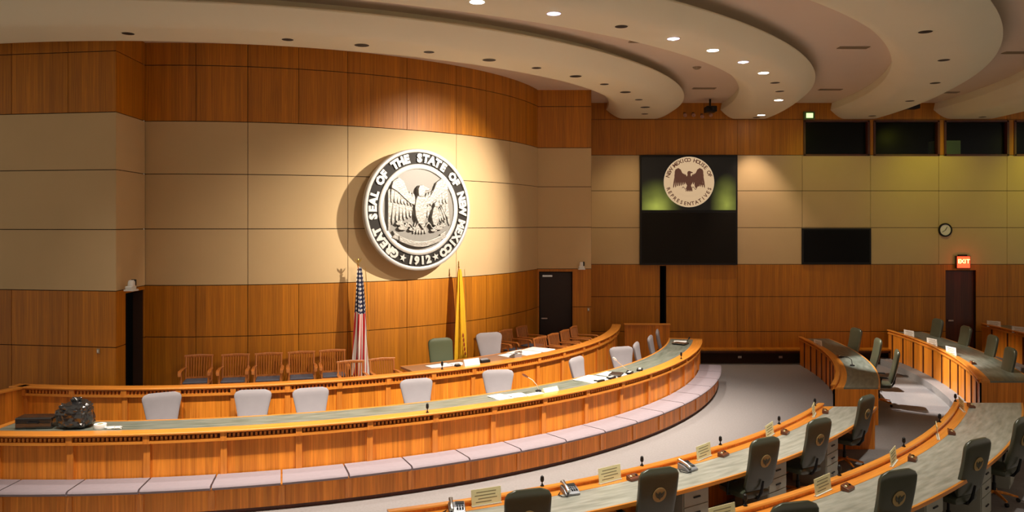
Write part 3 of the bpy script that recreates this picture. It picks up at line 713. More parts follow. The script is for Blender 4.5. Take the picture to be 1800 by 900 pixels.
# ------------------------------------------------------------------ the seal on the wall
SR = 1.28
def seal_shapes(k=1.0):
    """outlines of the emblem inside a unit circle, as (part, polygon, height)"""
    out = []
    def feather(x0, y0, ang, L_, w_): # blade from a root point
        c, s_ = cos(ang), sin(ang); pts = []
        for u, q in ((0, .35), (.3, .9), (.65, 1), (.9, .65), (1, 0), (.9, -.65), (.65, -1), (.3, -.9), (0, -.35)):
            pts.append((x0+c*L_*u-s_*w_*q*.5, y0+s_*L_*u+c*w_*q*.5))
        return pts
    for sx in (-1, 1):
        for i in range(9):   # primaries hanging from the raised wrist
            u = i/8; x0 = sx*(.62-.44*u); y0 = .50-.16*u
            a = -pi/2+sx*(.16-.42*u)*1.0; out.append(('feathers', feather(x0, y0, a, .86-.40*u, .082), .030+.004*(i % 2)))
        for i in range(8):
            u = i/7; out.append(('feathers', feather(sx*(.64-.46*u), .53-.18*u, -pi/2+sx*(.1-.3*u), .40-.10*u, .085), .052+.004*(i % 2)))
        out.append(('wings', [(sx*.70, .44), (sx*.66, .58), (sx*.52, .66), (sx*.40, .58), (sx*.32, .40), (sx*.22, .26), (sx*.10, .20), (sx*.10, .08), (sx*.24, .12), (sx*.40, .24), (sx*.54, .36)], .075))
    out.append(('body', [(-.12, .22), (-.15, .05), (-.13, -.14), (-.06, -.30), (.06, -.30), (.13, -.14), (.15, .05), (.12, .22), (.06, .33), (-.06, .33)], .10))
    out.append(('head', [(-.07, .28), (-.085, .42), (-.05, .50), (.03, .515), (.10, .48), (.19, .44), (.17, .405), (.09, .40), (.075, .33), (.07, .28)], .125))
    for i in range(5): out.append(('feathers', feather(-.08+.04*i, -.22, -pi/2+(i-2)*.12, .30, .07), .04+.004*(i % 2)))
    for i in range(7):   # the smaller eagle at the right
        out.append(('feathers', feather(.52-.03*i, .10-.03*i, -pi/2+.55-.10*i, .34-.02*i, .055), .085+.004*(i % 2)))
    out.append(('body', [(.30, .02), (.26, -.16), (.30, -.32), (.38, -.34), (.44, -.20), (.44, -.02), (.40, .08), (.34, .08)], .105))
    out.append(('head', [(.33, .06), (.32, .13), (.37, .17), (.43, .15), (.48, .115), (.42, .10), (.41, .05)], .12))
    sn = []; n = 40
    for i in range(n+1): u = i/n; sn.append((-.34+.72*u, -.34+.055*sin(u*19)))
    out.append(('snake', [(x, y+.018) for x, y in sn]+[(x, y-.018) for x, y in sn[::-1]], .085))
    for x, y, s_ in ((-.42, -.42, 1), (-.30, -.36, .8), (-.50, -.32, .8), (-.20, -.44, .7), (.46, -.42, .9), (.34, -.46, .7), (.56, -.36, .7)):
        for q in range(5): out.append(('cactus', feather(x, y, rad(20+35*q), .13*s_, .055*s_), .06+.003*q))
    rb = [(-.52+1.04*i/16, -.60-.13*cos((i/16-.5)*pi)) for i in range(17)]
    out.append(('scroll', [(x, y+.055) for x, y in rb]+[(x, y-.055) for x, y in rb[::-1]], .085))
    for sx in (-1, 1): out.append(('scroll', [(sx*.50, -.53), (sx*.66, -.44), (sx*.62, -.52), (sx*.68, -.58), (sx*.52, -.64)], .06))
    return out
def ring_text(mb, txt, rc, size, a_start, a_step, depth, M, inward=False, bold=.01):
    for i, ch in enumerate(txt):
        if ch == ' ': continue
        a = a_start-a_step*i*(-1 if inward else 1)
        me = letter_mesh(ch, size, depth, bold)
        R = Matrix.Translation((rc*cos(rad(a)), rc*sin(rad(a)), 0)) @ Matrix.Rotation(rad(a)+(pi/2 if inward else -pi/2), 4, 'Z')
        mb.mesh(me, M @ R); bpy.data.meshes.remove(me)
def star_pts(x, y, r, rot): return [(x+(r if i % 2 == 0 else r*.42)*cos(rot+i*pi/5), y+(r if i % 2 == 0 else r*.42)*sin(rot+i*pi/5)) for i in range(10)]
x, y = P(7.92, -53.6)
sl = thing('state_seal', 'large round silver relief seal with eagle and lettering mounted on the beige curved wall', 'seal', (x, y, 4.37), 0)
MS = Matrix.Rotation(rad(-53.2+90), 4, 'Z') @ Matrix.Rotation(pi/2, 4, 'X')      # local z of the disc -> out of the wall
def sb(mb, name, mat, smooth=False, par=None):
    mb.xform(MS); return mb.build(name, mat, par or sl, smooth=smooth)
m = MB(); m.lathe([(0, -.02), (SR-.04, -.02), (SR, .0), (SR, .09), (SR-.015, .105), (SR-.05, .11), (SR-.075, .10), (SR-.08, .06), (0, .06)][::-1][::-1], n=96); sb(m, 'rim', SILVER, True)
m = MB(); m.lathe([(.955, .061), (SR-.079, .061), (SR-.079, .064), (.955, .064)], n=96); sb(m, 'lettering_channel', PEWTER)
m = MB(); m.lathe([(.85, .06), (.86, .095), (.90, .108), (.94, .105), (.958, .09), (.958, .06)], n=96); sb(m, 'inner_ring', SILVER, True)
m = MB(); m.lathe([(0, .07), (.86, .066)], n=64); m.v = m.v; sb(m, 'emblem_field', SILVERLOW)
m = MB()
ring_text(m, 'GREAT SEAL OF THE STATE OF NEW MEXICO', 1.078, .232, 237, 294/36, .016, Matrix.Translation((0, 0, .080)), bold=.015)
ring_text(m, '1912', 1.078, .225, 270-7.6*1.5+.3, 7.6, .016, Matrix.Translation((0, 0, .080)), inward=True, bold=.014)
for a in (270-21.5, 270+21.5): m.poly(star_pts(1.078*cos(rad(a)), 1.078*sin(rad(a)), .085, rad(a)+pi), .064, .095)
sb(m, 'lettering', SILVER)
parts = {}
for nm, pts, hgt in seal_shapes():
    q = parts.setdefault(nm, MB()); q.poly([(a*.98, b_*1.0) for a, b_ in pts], .066, .066+hgt)
for nm, q in parts.items():
    q.xform(MS); o = q.build({'feathers': 'eagle_feathers', 'wings': 'eagle_wings', 'body': 'eagle_bodies', 'head': 'eagle_heads', 'snake': 'snake', 'cactus': 'cactus_leaves', 'scroll': 'scroll'}[nm], SILVERMID, sl, bevel=.008)
m = MB(); m.poly([(-.76, -.42), (-.72, -.42), (-.72, .42), (-.76, .38)], .066, .14); sb(m, 'left_border_bar', SILVERMID)
m = MB()
for a in (45, 135, 225, 315): m.tube([(1.0*cos(rad(a)), 1.0*sin(rad(a)), -.20), (1.0*cos(rad(a)), 1.0*sin(rad(a)), .0)], .02, 8)
m.xform(MS); m.build('wall_standoff', STEEL, sl)
# ------------------------------------------------------------------ screens on the far wall
def wallthing(name, label, cat, x, z, y=YW, group=None): return thing(name, label, cat, (x, y, z), 0, group)
def cam_room(parent, name, x0, x1, y0, y1, z0, z1, mat, bevel=0): return MB().rbox(x0, x1, y0, y1, z0, z1).build(name, mat, parent, bevel=bevel)
SX0, SX1 = 3.74, 6.58
t = wallthing('video_wall', 'tall black double screen on the far wall, its upper half showing a round seal', 'screen', (SX0+SX1)/2, 2.86)
w2 = (SX1-SX0)/2
cam_room(t, 'frame', -w2, w2, -.10, -.001, 0, 3.20, BLACK)
scr, nt, b = newmat('lit_screen_picture'); N = nt.nodes; L = nt.links
tc = N.new('ShaderNodeTexCoord')
def blob(cx, cz, sxx, sz):
    mp = N.new('ShaderNodeMapping'); mp.inputs['Location'].default_value = (-cx/sxx, 0, -cz/sz); mp.inputs['Scale'].default_value = (1/sxx, 0, 1/sz)
    L.new(tc.outputs['Object'], mp.inputs[0]); g = N.new('ShaderNodeTexGradient'); g.gradient_type = 'SPHERICAL'; L.new(mp.outputs[0], g.inputs[0]); return g.outputs['Fac']
tot = mth('ADD', mth('ADD', mth('POWER', blob(-.95, 1.72, .75, .85), 1.4), mth('POWER', blob(1.10, 1.75, .5, .95), 1.3)), mth('MULTIPLY', blob(-1.0, 1.62, .5, .4), .5))
nz = N.new('ShaderNodeTexNoise'); nz.inputs['Scale'].default_value = 2.2; L.new(tc.outputs['Object'], nz.inputs[0])
tot = mth('MULTIPLY', tot, mth('ADD', mth('MULTIPLY', nz.outputs['Fac'], .9), .45))
b.inputs['Base Color'].default_value = (.01, .01, .01, 1); b.inputs['Roughness'].default_value = .3
b.inputs['Emission Color'].default_value = (.40, .44, .07, 1); L.new(mth('MULTIPLY', tot, .42), b.inputs['Emission Strength'])
cam_room(t, 'lit_screen', -w2+.05, w2-.05, -.108, -.10, 1.60, 3.14, scr)
cam_room(t, 'dark_screen', -w2+.05, w2-.05, -.106, -.10, .06, 1.52, plain('dark_screen_glass', (.009, .007, .005, 1), .6, spec=.2))
SC = plain('screen_cream', (.1, .1, .1, 1), .4, emit=(.52, .40, .27, 1), estr=.95); SBR = plain('screen_brown', (.02, .01, .01, 1), .4, emit=(.05, .018, .010, 1), estr=1)
STAN = plain('screen_tan', (.02, .02, .02, 1), .4, emit=(.34, .23, .13, 1), estr=1)
MSC = Matrix.Translation((.0, -.109, 2.42)) @ Matrix.Rotation(pi/2, 4, 'X')
RS = .735
m = MB(); m.lathe([(0, .002), (RS, .002), (RS, 0)], n=64); m.xform(MSC); m.build('seal_picture_disc', SC, t)
m = MB(); m.lathe([(RS*.72, .0025), (RS*.735, .0035), (RS*.75, .0025)], n=64); m.lathe([(RS*.975, .0025), (RS*.985, .0035), (RS*.995, .0025)], n=64); m.xform(MSC); m.build('seal_picture_rings', STAN, t)
m = MB(); ring_text(m, 'NEW MEXICO HOUSE OF', RS*.865, .155, 163, 146/18, .001, Matrix.Translation((0, 0, .004)), bold=.004)
ring_text(m, 'REPRESENTATIVES', RS*.865, .145, 270-10.2*7, 10.2, .001, Matrix.Translation((0, 0, .004)), inward=True, bold=.004); m.xform(MSC); m.build('seal_picture_lettering', SBR, t)
mb1, mb2 = MB(), MB()
for nm, pts, hgt in seal_shapes():
    q = mb2 if nm in ('scroll', 'cactus') else mb1
    q.poly([(a*RS*.82, b_*RS*.80+.02) for a, b_ in pts], .003, .003+hgt*.02)
mb1.xform(MSC); mb2.xform(MSC); mb1.build('seal_picture_eagle', SBR, t); mb2.build('seal_picture_scroll', STAN, t)
t = wallthing('wall_screen', 'black rectangular screen recessed in the beige panels right of the tall double screen', 'screen', 9.49, 2.88)
cam_room(t, 'frame', -1.01, 1.01, -.05, -.001, 0, 1.05, BLACK)
cam_room(t, 'screen_glass', -.96, .96, -.055, -.05, .05, 1.0, plain('black_screen_glass', (.003, .003, .004, 1), .6, spec=.15))
t = wallthing('wall_clock', 'small round wall clock with white face and dark rim above the exit sign', 'clock', 12.68, 3.88)
MC = Matrix.Rotation(pi/2, 4, 'X')
m = MB(); m.lathe([(.155, .03), (.165, .055), (.19, .055), (.20, .035), (.20, 0), (0, 0)], n=32); m.xform(MC); m.build('rim', BLACK, t, smooth=True)
m = MB(); m.lathe([(0, .032), (.157, .032), (.157, .01)], n=32); m.xform(MC); m.build('dial', WHITECARD, t)
m = MB(); m.box((.025, .045, .036), (.016, .11, .003), -.5); m.xform(MC); m.build('hour_hand', BLACK, t)
m = MB(); m.box((-.04, -.03, .039), (.010, .13, .003), -1.0); m.xform(MC); m.build('minute_hand', BLACK, t)
t = wallthing('exit_sign', 'glowing red exit sign over the dark door at the right', 'sign', 13.17, 2.76)
cam_room(t, 'housing', -.20, .20, -.10, -.001, 0, .36, plain('exit_housing', (.08, .02, .01, 1), .5))
cam_room(t, 'glowing_face', -.185, .185, -.104, -.10, .015, .345, REDLIT)
m = MB()
for i, ch in enumerate('EXIT'):
    me = letter_mesh(ch, .165, .002, .003); m.mesh(me, Matrix.Translation((-.128+.086*i, -.107, .20)) @ Matrix.Rotation(pi/2, 4, 'X')); bpy.data.meshes.remove(me)
m.build('lettering', REDPALE, t)
cam_room(t, 'mounting_canopy', -.12, .12, -.08, -.001, .36, .40, BLACK)
l = bpy.data.lights.new('exit_glow', 'POINT'); l.energy = 2; l.color = (1, .12, .04); l.shadow_soft_size = .12
o = bpy.data.objects.new('exit_glow', l); COL.objects.link(o); o.location = (13.17, YW-.35, 2.93)
t = wallthing('emergency_light', 'small greenish emergency light high on the far wall between two ceiling bands', 'light', 8.68, 7.22)
cam_room(t, 'housing', -.16, .16, -.10, -.001, -.12, .12, plain('olive_housing', (.12, .16, .05, 1), .5), .01)
cam_room(t, 'lens', -.10, .10, -.115, -.10, -.07, .07, GREENLIT, .01)
# little fittings on the far wall and the ceiling above it
t = thing('ceiling_camera', 'dark camera hanging from the ceiling in front of the wood wall', 'camera', (5.62, 22.6, 7.6))
MB().tube([(0, 0, 0), (0, 0, -.22)], .03, 8).build('drop_pole', BLACK, t)
m = MB(); m.box((0, -.05, -.30), (.30, .34, .16)); m.build('camera_body', BLACK, t, bevel=.02)
m = MB(); m.lathe([(.05, 0), (.05, .07), (.04, .07), (0, .05)], (0, -.22, -.30), 14, Matrix.Rotation(pi/2, 4, 'X')); m.build('lens', PEWTER, t, smooth=True)
for i, (x, z) in enumerate(((5.05, 7.27), (5.30, 7.27), (5.55, 7.23), (5.80, 7.27))):  # small pinkish heads of unknown purpose on the wall
    t = thing('wall_fitting_head', '%s small pinkish fitting on the wood wall below the ceiling camera, from the left' % ORD[i], 'lamp', (x, YW, z), 0, 'small fittings high on the wood wall')
    MB().rbox(-.03, .03, -.04, -.001, -.05, .05).build('bracket', GROOVE, t)
    m = MB(); m.lathe([(0, .02), (.045, .02), (.055, .12), (.04, .12), (0, .10)], n=12); m.xform(Matrix.Rotation(pi/2+.4, 4, 'X')); m.build('pinkish_head', plain('pinkish_finish', (.40, .20, .13, 1), .5) if 'pinkish_finish' not in MATS else MATS['pinkish_finish'], t)
t = thing('ceiling_camera', 'small dark camera tucked under the ceiling above the upper windows', 'camera', (11.45, 22.9, 7.6))
MB().tube([(0, 0, 0), (0, 0, -.12)], .03, 8).build('drop_pole', BLACK, t); MB().box((0, -.02, -.18), (.42, .3, .12)).build('camera_body', BLACK, t, bevel=.02)
# wall cameras on the piers
def wall_camera(label, x, y, z, rz, cat='camera'):
    t = thing('wall_camera', label, cat, (x, y, z), rz, 'white cameras on the piers')
    MB().rbox(-.12, .12, -.24, -.001, -.16, -.12).build('shelf_bracket', WHITEPL, t, bevel=.006)
    MB().rbox(-.10, .10, -.20, -.02, -.12, -.04).build('camera_base', WHITEPL, t, bevel=.02)
    m = MB(); m.loft([((0, -.13, -.05), (.085, 0, 0), (0, .075, 0)), ((0, -.13, .06), (.075, 0, 0), (0, .07, 0)), ((0, -.13, .10), (.05, 0, 0), (0, .05, 0))], 16, 3); m.build('camera_head', WHITEPL, t, smooth=True)
    m = MB(); m.box((.075, -.14, .04), (.05, .12, .15)); m.build('lens', BLACK, t, bevel=.01)
    t.scale = (.75, .75, .75)
    return t
wall_camera('white camera on a small shelf at the corner of the left pier', -6.98, 14.42, 2.98, pi*.46)
wall_camera('white camera on a small shelf at the edge of the right pier', 1.83, 21.05, 2.98, 0)
for lab, x, y, z, rz in (('small pale switch plate low on the left pier above the raised desk', -7.40, 14.25, 1.80, -.161), ('small pale switch plate on the right pier beside the dark doorway', 2.02, 21.05, 1.80, 0)):
    t = thing('switch_plate', lab, 'switch', (x, y, z), rz, 'switch plates on the piers')
    MB().rbox(-.03, .03, -.012, -.001, -.045, .045).build('plate', VENT, t, bevel=.003); MB().rbox(-.012, .012, -.022, -.012, -.025, .025).build('toggle', WHITEPL, t)
# ------------------------------------------------------------------ ceiling downlights and vents
def downlight(label, r, th, ring, lit, group, size=.105):
    x, y = P(r, th); z = soffit(r, RINGS[ring])
    t = thing('downlight', label, 'light', (x, y, z), 0, group)
    m = MB(); m.lathe([(size, -.004), (size+.022, -.004), (size+.022, .02), (size, .02), (size, -.004)], n=24); m.build('trim_ring', BAND, t, smooth=True)
    m = MB(); m.lathe([(0, -.006), (size, -.006), (size, .0)], n=24); m.build('lamp_face', {0: LAMPOFF, 1: LIT, 2: DIMLIT}[lit], t)
    if lit == 2: m = MB(); m.ell((0, 0, -.008), (.035, .035, .02), nu=12, nv=6); m.build('bulb', LIT, t, smooth=True)
    return t
G1 = 'recessed downlights of the band over the dais'
for i, th in enumerate((-93.6, -87.0, -80.2, -73.4, -66.7, -60.0, -53.1, -46.6, -39.9, -33.4, -26.7, -19.9, -12.6, -5.4)):
    if th in (-93.6, -80.2): continue
    downlight('unlit recessed downlight in the band over the dais, %s from the left' % ORD[i], 10.45, th, 0, 0, G1, .125 if i % 2 == 0 else .095)
G2 = 'recessed downlights of the middle ceiling band'
for i, (th, q) in enumerate(((-63.1, 1), (-57.9, 2), (-52.4, 0), (-47.1, 2), (-41.9, 1), (-36.4, 2), (-30.9, 1), (-25.6, 0), (-20.5, 0), (-14.6, 1), (-3.1, 1), (-.9, 0))):
    downlight('%s recessed downlight in the second ceiling band, %s from the left' % (('unlit', 'brightly lit', 'half-lit violet')[q], ORD[i]), 13.75, th, 1, q, G2, .10)
G3 = 'recessed downlights of the right ceiling band'
for i, th in enumerate((-38.5, -29.5, -20.4, -11.4, -1.9)):
    downlight('unlit recessed downlight in the third ceiling band, %s from the near end' % ORD[i], 16.95, th, 2, 0, G3, .105)
downlight('unlit recessed downlight in the last ceiling band above the right windows', 20.2, -1.0, 3, 0, 'recessed downlights of the last band', .10)
for i, (r, th, lab) in enumerate(((12.12, -40.2, 'tan slot vent in the flat ceiling nearest the seal wall band'), (11.96, -11.8, 'tan slot vent in the flat ceiling above the double screen'),
        (15.36, -28.3, 'tan slot vent in the flat ceiling between the second and third bands, nearer one'), (15.24, -8.5, 'tan slot vent between the second and third bands, near the wood wall'),
        (18.42, -21.7, 'tan slot vent at the right edge beyond the third band'), (18.48, -5.6, 'tan slot vent beyond the third band near the upper windows'))):
    x, y = P(r, th); t = thing('ceiling_vent', lab, 'vent', (x, y, 7.6), 0, 'slot vents in the flat ceiling')
    MB().rbox(-.30, .30, -.09, .09, -.015, -.001).build('frame', VENT, t, bevel=.003)
    m = MB()
    for k in range(4): m.rbox(-.28, .28, -.07+.04*k, -.055+.04*k, -.022, -.015)
    m.build('louvre', VENT, t)
x, y = P(12.07, -25.8); t = thing('smoke_detector', 'small round detector on the flat ceiling left of the lit downlights', 'detector', (x, y, 7.6))
MB().lathe([(0, -.05), (.05, -.05), (.09, -.02), (.10, -.001)], n=20).build('detector_body', VENT, t, smooth=True)
# ------------------------------------------------------------------ things on the desks
def placard(label, r, th, z, card, group, tw=0, w=.38, h=.19):
    x, y = P(r, th); t = thing('name_placard', label, 'placard', (x, y, z), rad(th+90+tw), group)
    M = Matrix.Translation((0, 0, .002)) @ Matrix.Rotation(-.10, 4, 'X')
    m = MB(); m.rbox(-w/2, w/2, -.003, .003, 0, h); m.xform(M); m.build('card', card, t)
    m = MB()
    for i, (a, b_) in enumerate(((-.12, .12), (-.14, .11), (-.10, .13), (-.13, .06))):
        if h < .15 and i > 1: break
        zz = h*.80-.037*i; m.rbox(a*w/.36, b_*w/.36, -.0045, .0045, zz-.006, zz+.004)
    m.xform(M); m.build('printed_lines', INK, t)
    MB().rbox(-w/2, w/2, -.02, .02, 0, .008).build('holder', WHITEPL, t)
    return t
def voting_box(label, r, th, z, group, tw=0):
    x, y = P(r, th); t = thing('voting_box', label, 'box', (x, y, z), rad(th+90+tw), group)
    m = MB(); m.v = []
    m.poly([(-.05, 0), (.05, 0), (.05, .03), (-.05, .065)], -.085, .085); m.xform(Matrix(((0, 0, 1, 0), (-1, 0, 0, 0), (0, 1, 0, 0), (0, 0, 0, 1)))); m.build('casing', BOXBROWN, t, bevel=.004)
    for i in range(3):
        M = Matrix.Translation((-.05+.05*i, 0, .050)) @ Matrix.Rotation(.33, 4, 'X'); b_ = MB(); b_.lathe([(.014, -.01), (.014, .008), (0, .010)], n=10); b_.xform(M); b_.build('push_button', (CARD, BRASS, PEWTER)[i], t, smooth=True)
    return t
def stub_mic(label, r, th, z, group, tall=.10):
    x, y = P(r, th); t = thing('desk_microphone', label, 'microphone', (x, y, z), rad(th+90), group)
    MB().lathe([(.024, 0), (.024, .012), (.012, .016), (.012, .03), (0, .03)], n=12).build('socket', BLACK, t, smooth=True)
    MB().tube([(0, 0, .02), (0, 0, tall*.6)], .007, 6).build('stem', BLACK, t)
    MB().lathe([(0, tall*.5), (.018, tall*.55), (.024, tall*.8), (.020, tall+.02), (0, tall+.035)], n=12).build('windscreen', BLACK, t, smooth=True)
    return t
G = 'cream placards on the front row ledge'
for i, (th, tw) in enumerate(((-65.1, 0), (-58.4, 4), (-51.7, 8), (-45.1, 10), (-38.3, 12))):
    placard('cream name placard on the front row ledge, %s from the left end' % ORD[i], 15.20, th, .765, CARD, G, tw)
    voting_box('red-brown voting box beside the %s placard of the front row, from the left end' % ORD[i], 15.30, th+1.15, .764, 'voting boxes on the front row', tw)
for i, th in enumerate((-61.4, -55.3, -49.0, -42.3, -35.9)):
    stub_mic('short black microphone on the front row ledge, %s from the left end' % ORD[i], 15.07, th-.6, .825, 'black microphones of the front row')
G = 'cream placards on the second row ledge'
for i, (th, tw) in enumerate(((-59.0, 0), (-53.3, 5), (-47.4, 12), (-41.4, 16), (-34.3, 16))):
    placard('cream name placard on the second row ledge, %s from the left' % ORD[i], 17.31, th, .935, CARD, G, tw)
    voting_box('red-brown voting box beside the %s placard of the second row, from the left' % ORD[i], 17.42, th+1.1, .934, 'voting boxes on the second row', tw)
for i, th in enumerate((-57.2, -51.2, -44.9, -38.8, -32.9)):
    stub_mic('short black microphone on the second row ledge, %s from the left' % ORD[i], 17.18, th-.2, .995, 'black microphones of the second row')
placard('small pinkish placard at the far end of the short desk across the aisle', 15.08, -6.2, .765, WHITECARD, 'white placards beyond the aisle', 30, .28, .15)
for i, (th, s_) in enumerate(((-4.0, 'farthest, nearest the wood wall'), (-9.0, 'middle one of three'), (-13.6, 'nearest one of three'))):
    placard('white name placard on the orange-fronted second row desk, '+s_, 17.70, th, .935, WHITECARD, 'white placards beyond the aisle', 24, .34, .19)
for th, s_ in ((-1.5, 'left of the two by the exit door'), (-5.0, 'at the right edge of the picture')):
    placard('dim placard on the third row desk, '+s_, 20.42, th, 1.125, WHITECARD, 'dim placards of the third row', 50, .34, .17)
voting_box('dark voting box on the short desk across the aisle', 15.2, -13.5, .764, 'boxes on the short desk')
voting_box('dark voting box at the near end of the orange-fronted desk', 17.85, -17.5, .934, 'boxes on the orange-fronted desk')
# desk telephones
def phone(label, r, th, z, tw):
    x, y = P(r, th); t = thing('desk_telephone', label, 'telephone', (x, y, z), rad(th+90+tw), 'silver-grey telephones on the desks')
    m = MB(); m.poly([(-.10, 0), (.10, 0), (.10, .085), (-.02, .06), (-.10, .025)], -.095, .095); m.xform(Matrix(((0, 0, 1, 0), (1, 0, 0, 0), (0, 1, 0, 0), (0, 0, 0, 1)))); m.build('base', PHONEGREY, t, bevel=.008)
    m = MB(); m.loft([((-.065, -.11, .06), (.024, 0, 0), (0, 0, .018)), ((-.065, -.085, .075), (.026, 0, 0), (0, 0, .024)), ((-.065, 0, .105), (.018, 0, 0), (0, 0, .014)), ((-.065, .085, .12), (.026, 0, 0), (0, 0, .024)), ((-.065, .11, .11), (.024, 0, 0), (0, 0, .018))], 12, 3); m.build('handset', STEEL, t, smooth=True)
    MB().box((.035, .055, .083), (.10, .05, .006), 0, .28).build('display', BLACK, t)
    m = MB()
    for a in range(3):
        for q in range(4): m.box((.005+.03*a, .01-.022*q, .066-.006*q), (.02, .013, .01))
    m.build('keypad', BLACK, t)
    m = MB(); m.tube([(-.065, -.11, .05), (-.10, -.15, .012), (-.15, -.12, .008), (-.17, -.03, .008), (-.12, .04, .008)], .006, 6); m.build('cord', BLACK, t, smooth=True)
phone('grey telephone at the left end of the front row desk', 15.27, -66.6, .765, -15)
phone('grey telephone on the front row desk behind the second microphone gap, beside the first chair', 15.30, -61.0, .765, -10)
phone('grey telephone on the front row desk left of the third cream placard', 15.40, -53.9, .765, 0)
phone('grey telephone lying on the raised desk beside the big white papers', 9.45, -44.2, 1.289, 170)
def gooseneck(label, r, th, z, pts, headmat, stemmat):
    x, y = P(r, th); t = thing('gooseneck_microphone', label, 'microphone', (x, y, z), rad(th+90))
    MB().lathe([(.055, 0), (.055, .018), (.03, .03), (0, .03)], n=16).build('base', BLACK, t, smooth=True)
    MB().tube(pts, .007, 6).build('gooseneck', stemmat, t, smooth=True)
    a, b_ = Vector(pts[-2]), Vector(pts[-1]); d_ = (b_-a).normalized()
    MB().tube([b_-d_*.01, b_+d_*.05, b_+d_*.10, b_+d_*.13], [.013, .021, .021, .010], 10).build('microphone_head', headmat, t, smooth=True)
LIT_TONE_STEM = plain('lit_tone_stem', (.8, .68, .55, 1), .3, metal=.3)  # pale stem colour stands in for lamplight catching the metal
gooseneck('gooseneck microphone curving up over the long desk beside the white papers', 11.45, -51.2, 1.072, [(0, 0, .03), (-.04, 0, .12), (-.14, 0, .22), (-.26, 0, .29)], BOXBROWN, LIT_TONE_STEM)
gooseneck('brightly lit gooseneck microphone leaning left over the long desk by the electronics', 11.50, -37.9, 1.072, [(0, 0, .03), (-.14, 0, .09), (-.34, 0, .20), (-.52, 0, .31)], WHITEPL, LIT_TONE_STEM)
gooseneck('dark microphone lying over the papers at the far end of the long desk', 11.55, -16.6, 1.072, [(0, 0, .03), (-.05, -.02, .10), (-.13, -.05, .14)], BLACK, BLACK)
gooseneck('gooseneck microphone on the short desk across the aisle', 15.35, -17.6, .76, [(0, 0, .03), (.02, .02, .14), (-.04, .10, .20), (-.10, .20, .21)], BLACK, BLACK)
stub_mic('short black microphone on the long desk ledge, below the first right-hand grey chair', 11.84, -63.1, 1.08, 'black microphones of the dais', .12)
stub_mic('short black microphone on the long desk ledge near its far end', 11.84, -28.1, 1.08, 'black microphones of the dais', .12)
stub_mic('short black microphone on the raised desk in front of the olive chair', 9.65, -56.2, 1.30, 'black microphones of the dais', .12)
# papers
def sheets(label, spots, group=None, n=3, mat=None):
    for i, (r, th, z, rot, w_, l_, lab) in enumerate(spots):
        x, y = P(r, th); t = MB(); 
        for k in range(n): t.box((.008*(k % 2), .006*k, .003+.0045*k), (w_, l_, .0042), .04*k)
        o = t.build('paper_stack', mat or PAPER); o.location = (x, y, z); o.rotation_euler = (0, 0, rad(rot)); tag(o, lab, 'papers', group)
sheets('', [(11.45, -55.4, 1.073, 35, .30, .36, 'white papers on the long desk in front of the fifth grey chair'),
            (11.50, -53.9, 1.073, 25, .34, .24, 'second sheaf of white papers on the long desk, nearer the gooseneck base'),
            (11.62, -52.4, 1.073, 38, .36, .12, 'white papers right at the ledge of the long desk'),
            (11.38, -43.6, 1.073, 50, .60, .48, 'large white papers on the long desk left of the electronics'),
            (11.40, -40.4, 1.073, 50, .42, .44, 'white papers under the black electronics on the long desk'),
            (11.38, -16.0, 1.073, 72, .50, .30, 'white papers at the far end of the long desk'),
            (9.20, -44.0, 1.289, 48, .34, .28, 'white sheet on the raised desk near its telephone'),
            (9.22, -41.0, 1.289, 50, .50, .56, 'big spread of white papers on the raised desk, left half'),
            (9.22, -37.7, 1.289, 54, .46, .56, 'big spread of white papers on the raised desk, right half'),
            (9.26, -55.2, 1.289, 36, .50, .26, 'pale papers on the raised desk in front of the olive chair'),
            (9.30, -52.9, 1.289, 30, .30, .24, 'small pale papers on the raised desk beside the white nameplate')], 'loose papers on the dais desks')
# nameplates and small boxes on the dais
def nameplate(label, r, th, z, w_=.36, mat=WHITECARD):
    x, y = P(r, th); t = thing('desk_nameplate', label, 'nameplate', (x, y, z), rad(th+90))
    m = MB(); m.poly([(-.05, 0), (.05, 0), (.008, .12), (-.008, .12)], -w_/2, w_/2); m.xform(Matrix(((0, 0, 1, 0), (1, 0, 0, 0), (0, 1, 0, 0), (0, 0, 0, 1)))); m.build('tent_body', mat, t); t.scale = (1, 1, .6 if mat is CARD else 1)
    m = MB()
    for sy in (-1,): m.box((0, .0295+.003, .06), (w_*.7, .003, .018), 0, .33)
    m.build('printed_line', INK, t)
nameplate('white nameplate on the raised desk right of the olive chair', 9.58, -52.0, 1.301)
nameplate('low cream nameplate box on the long desk beside the gooseneck microphone', 11.58, -50.4, 1.073, .34, CARD)
for lab, r, th, z, d_ in (('small black device on the raised desk left of the white nameplate', 9.55, -53.8, 1.289, (.10, .09, .07)), ('black device on the raised desk right of the white nameplate', 9.52, -49.8, 1.289, (.22, .12, .09))):
    x, y = P(r, th); t = thing('desk_device', lab, 'device', (x, y, z), rad(th+90))
    MB().rbox(-d_[0]/2, d_[0]/2, -d_[1]/2, d_[1]/2, 0, d_[2]*.7).build('casing', BLACK, t, bevel=.008); MB().box((0, 0, d_[2]*.8), (d_[0]*.8, d_[1]*.5, .02), 0, .3).build('control_face', PHONEGREY, t, bevel=.003)
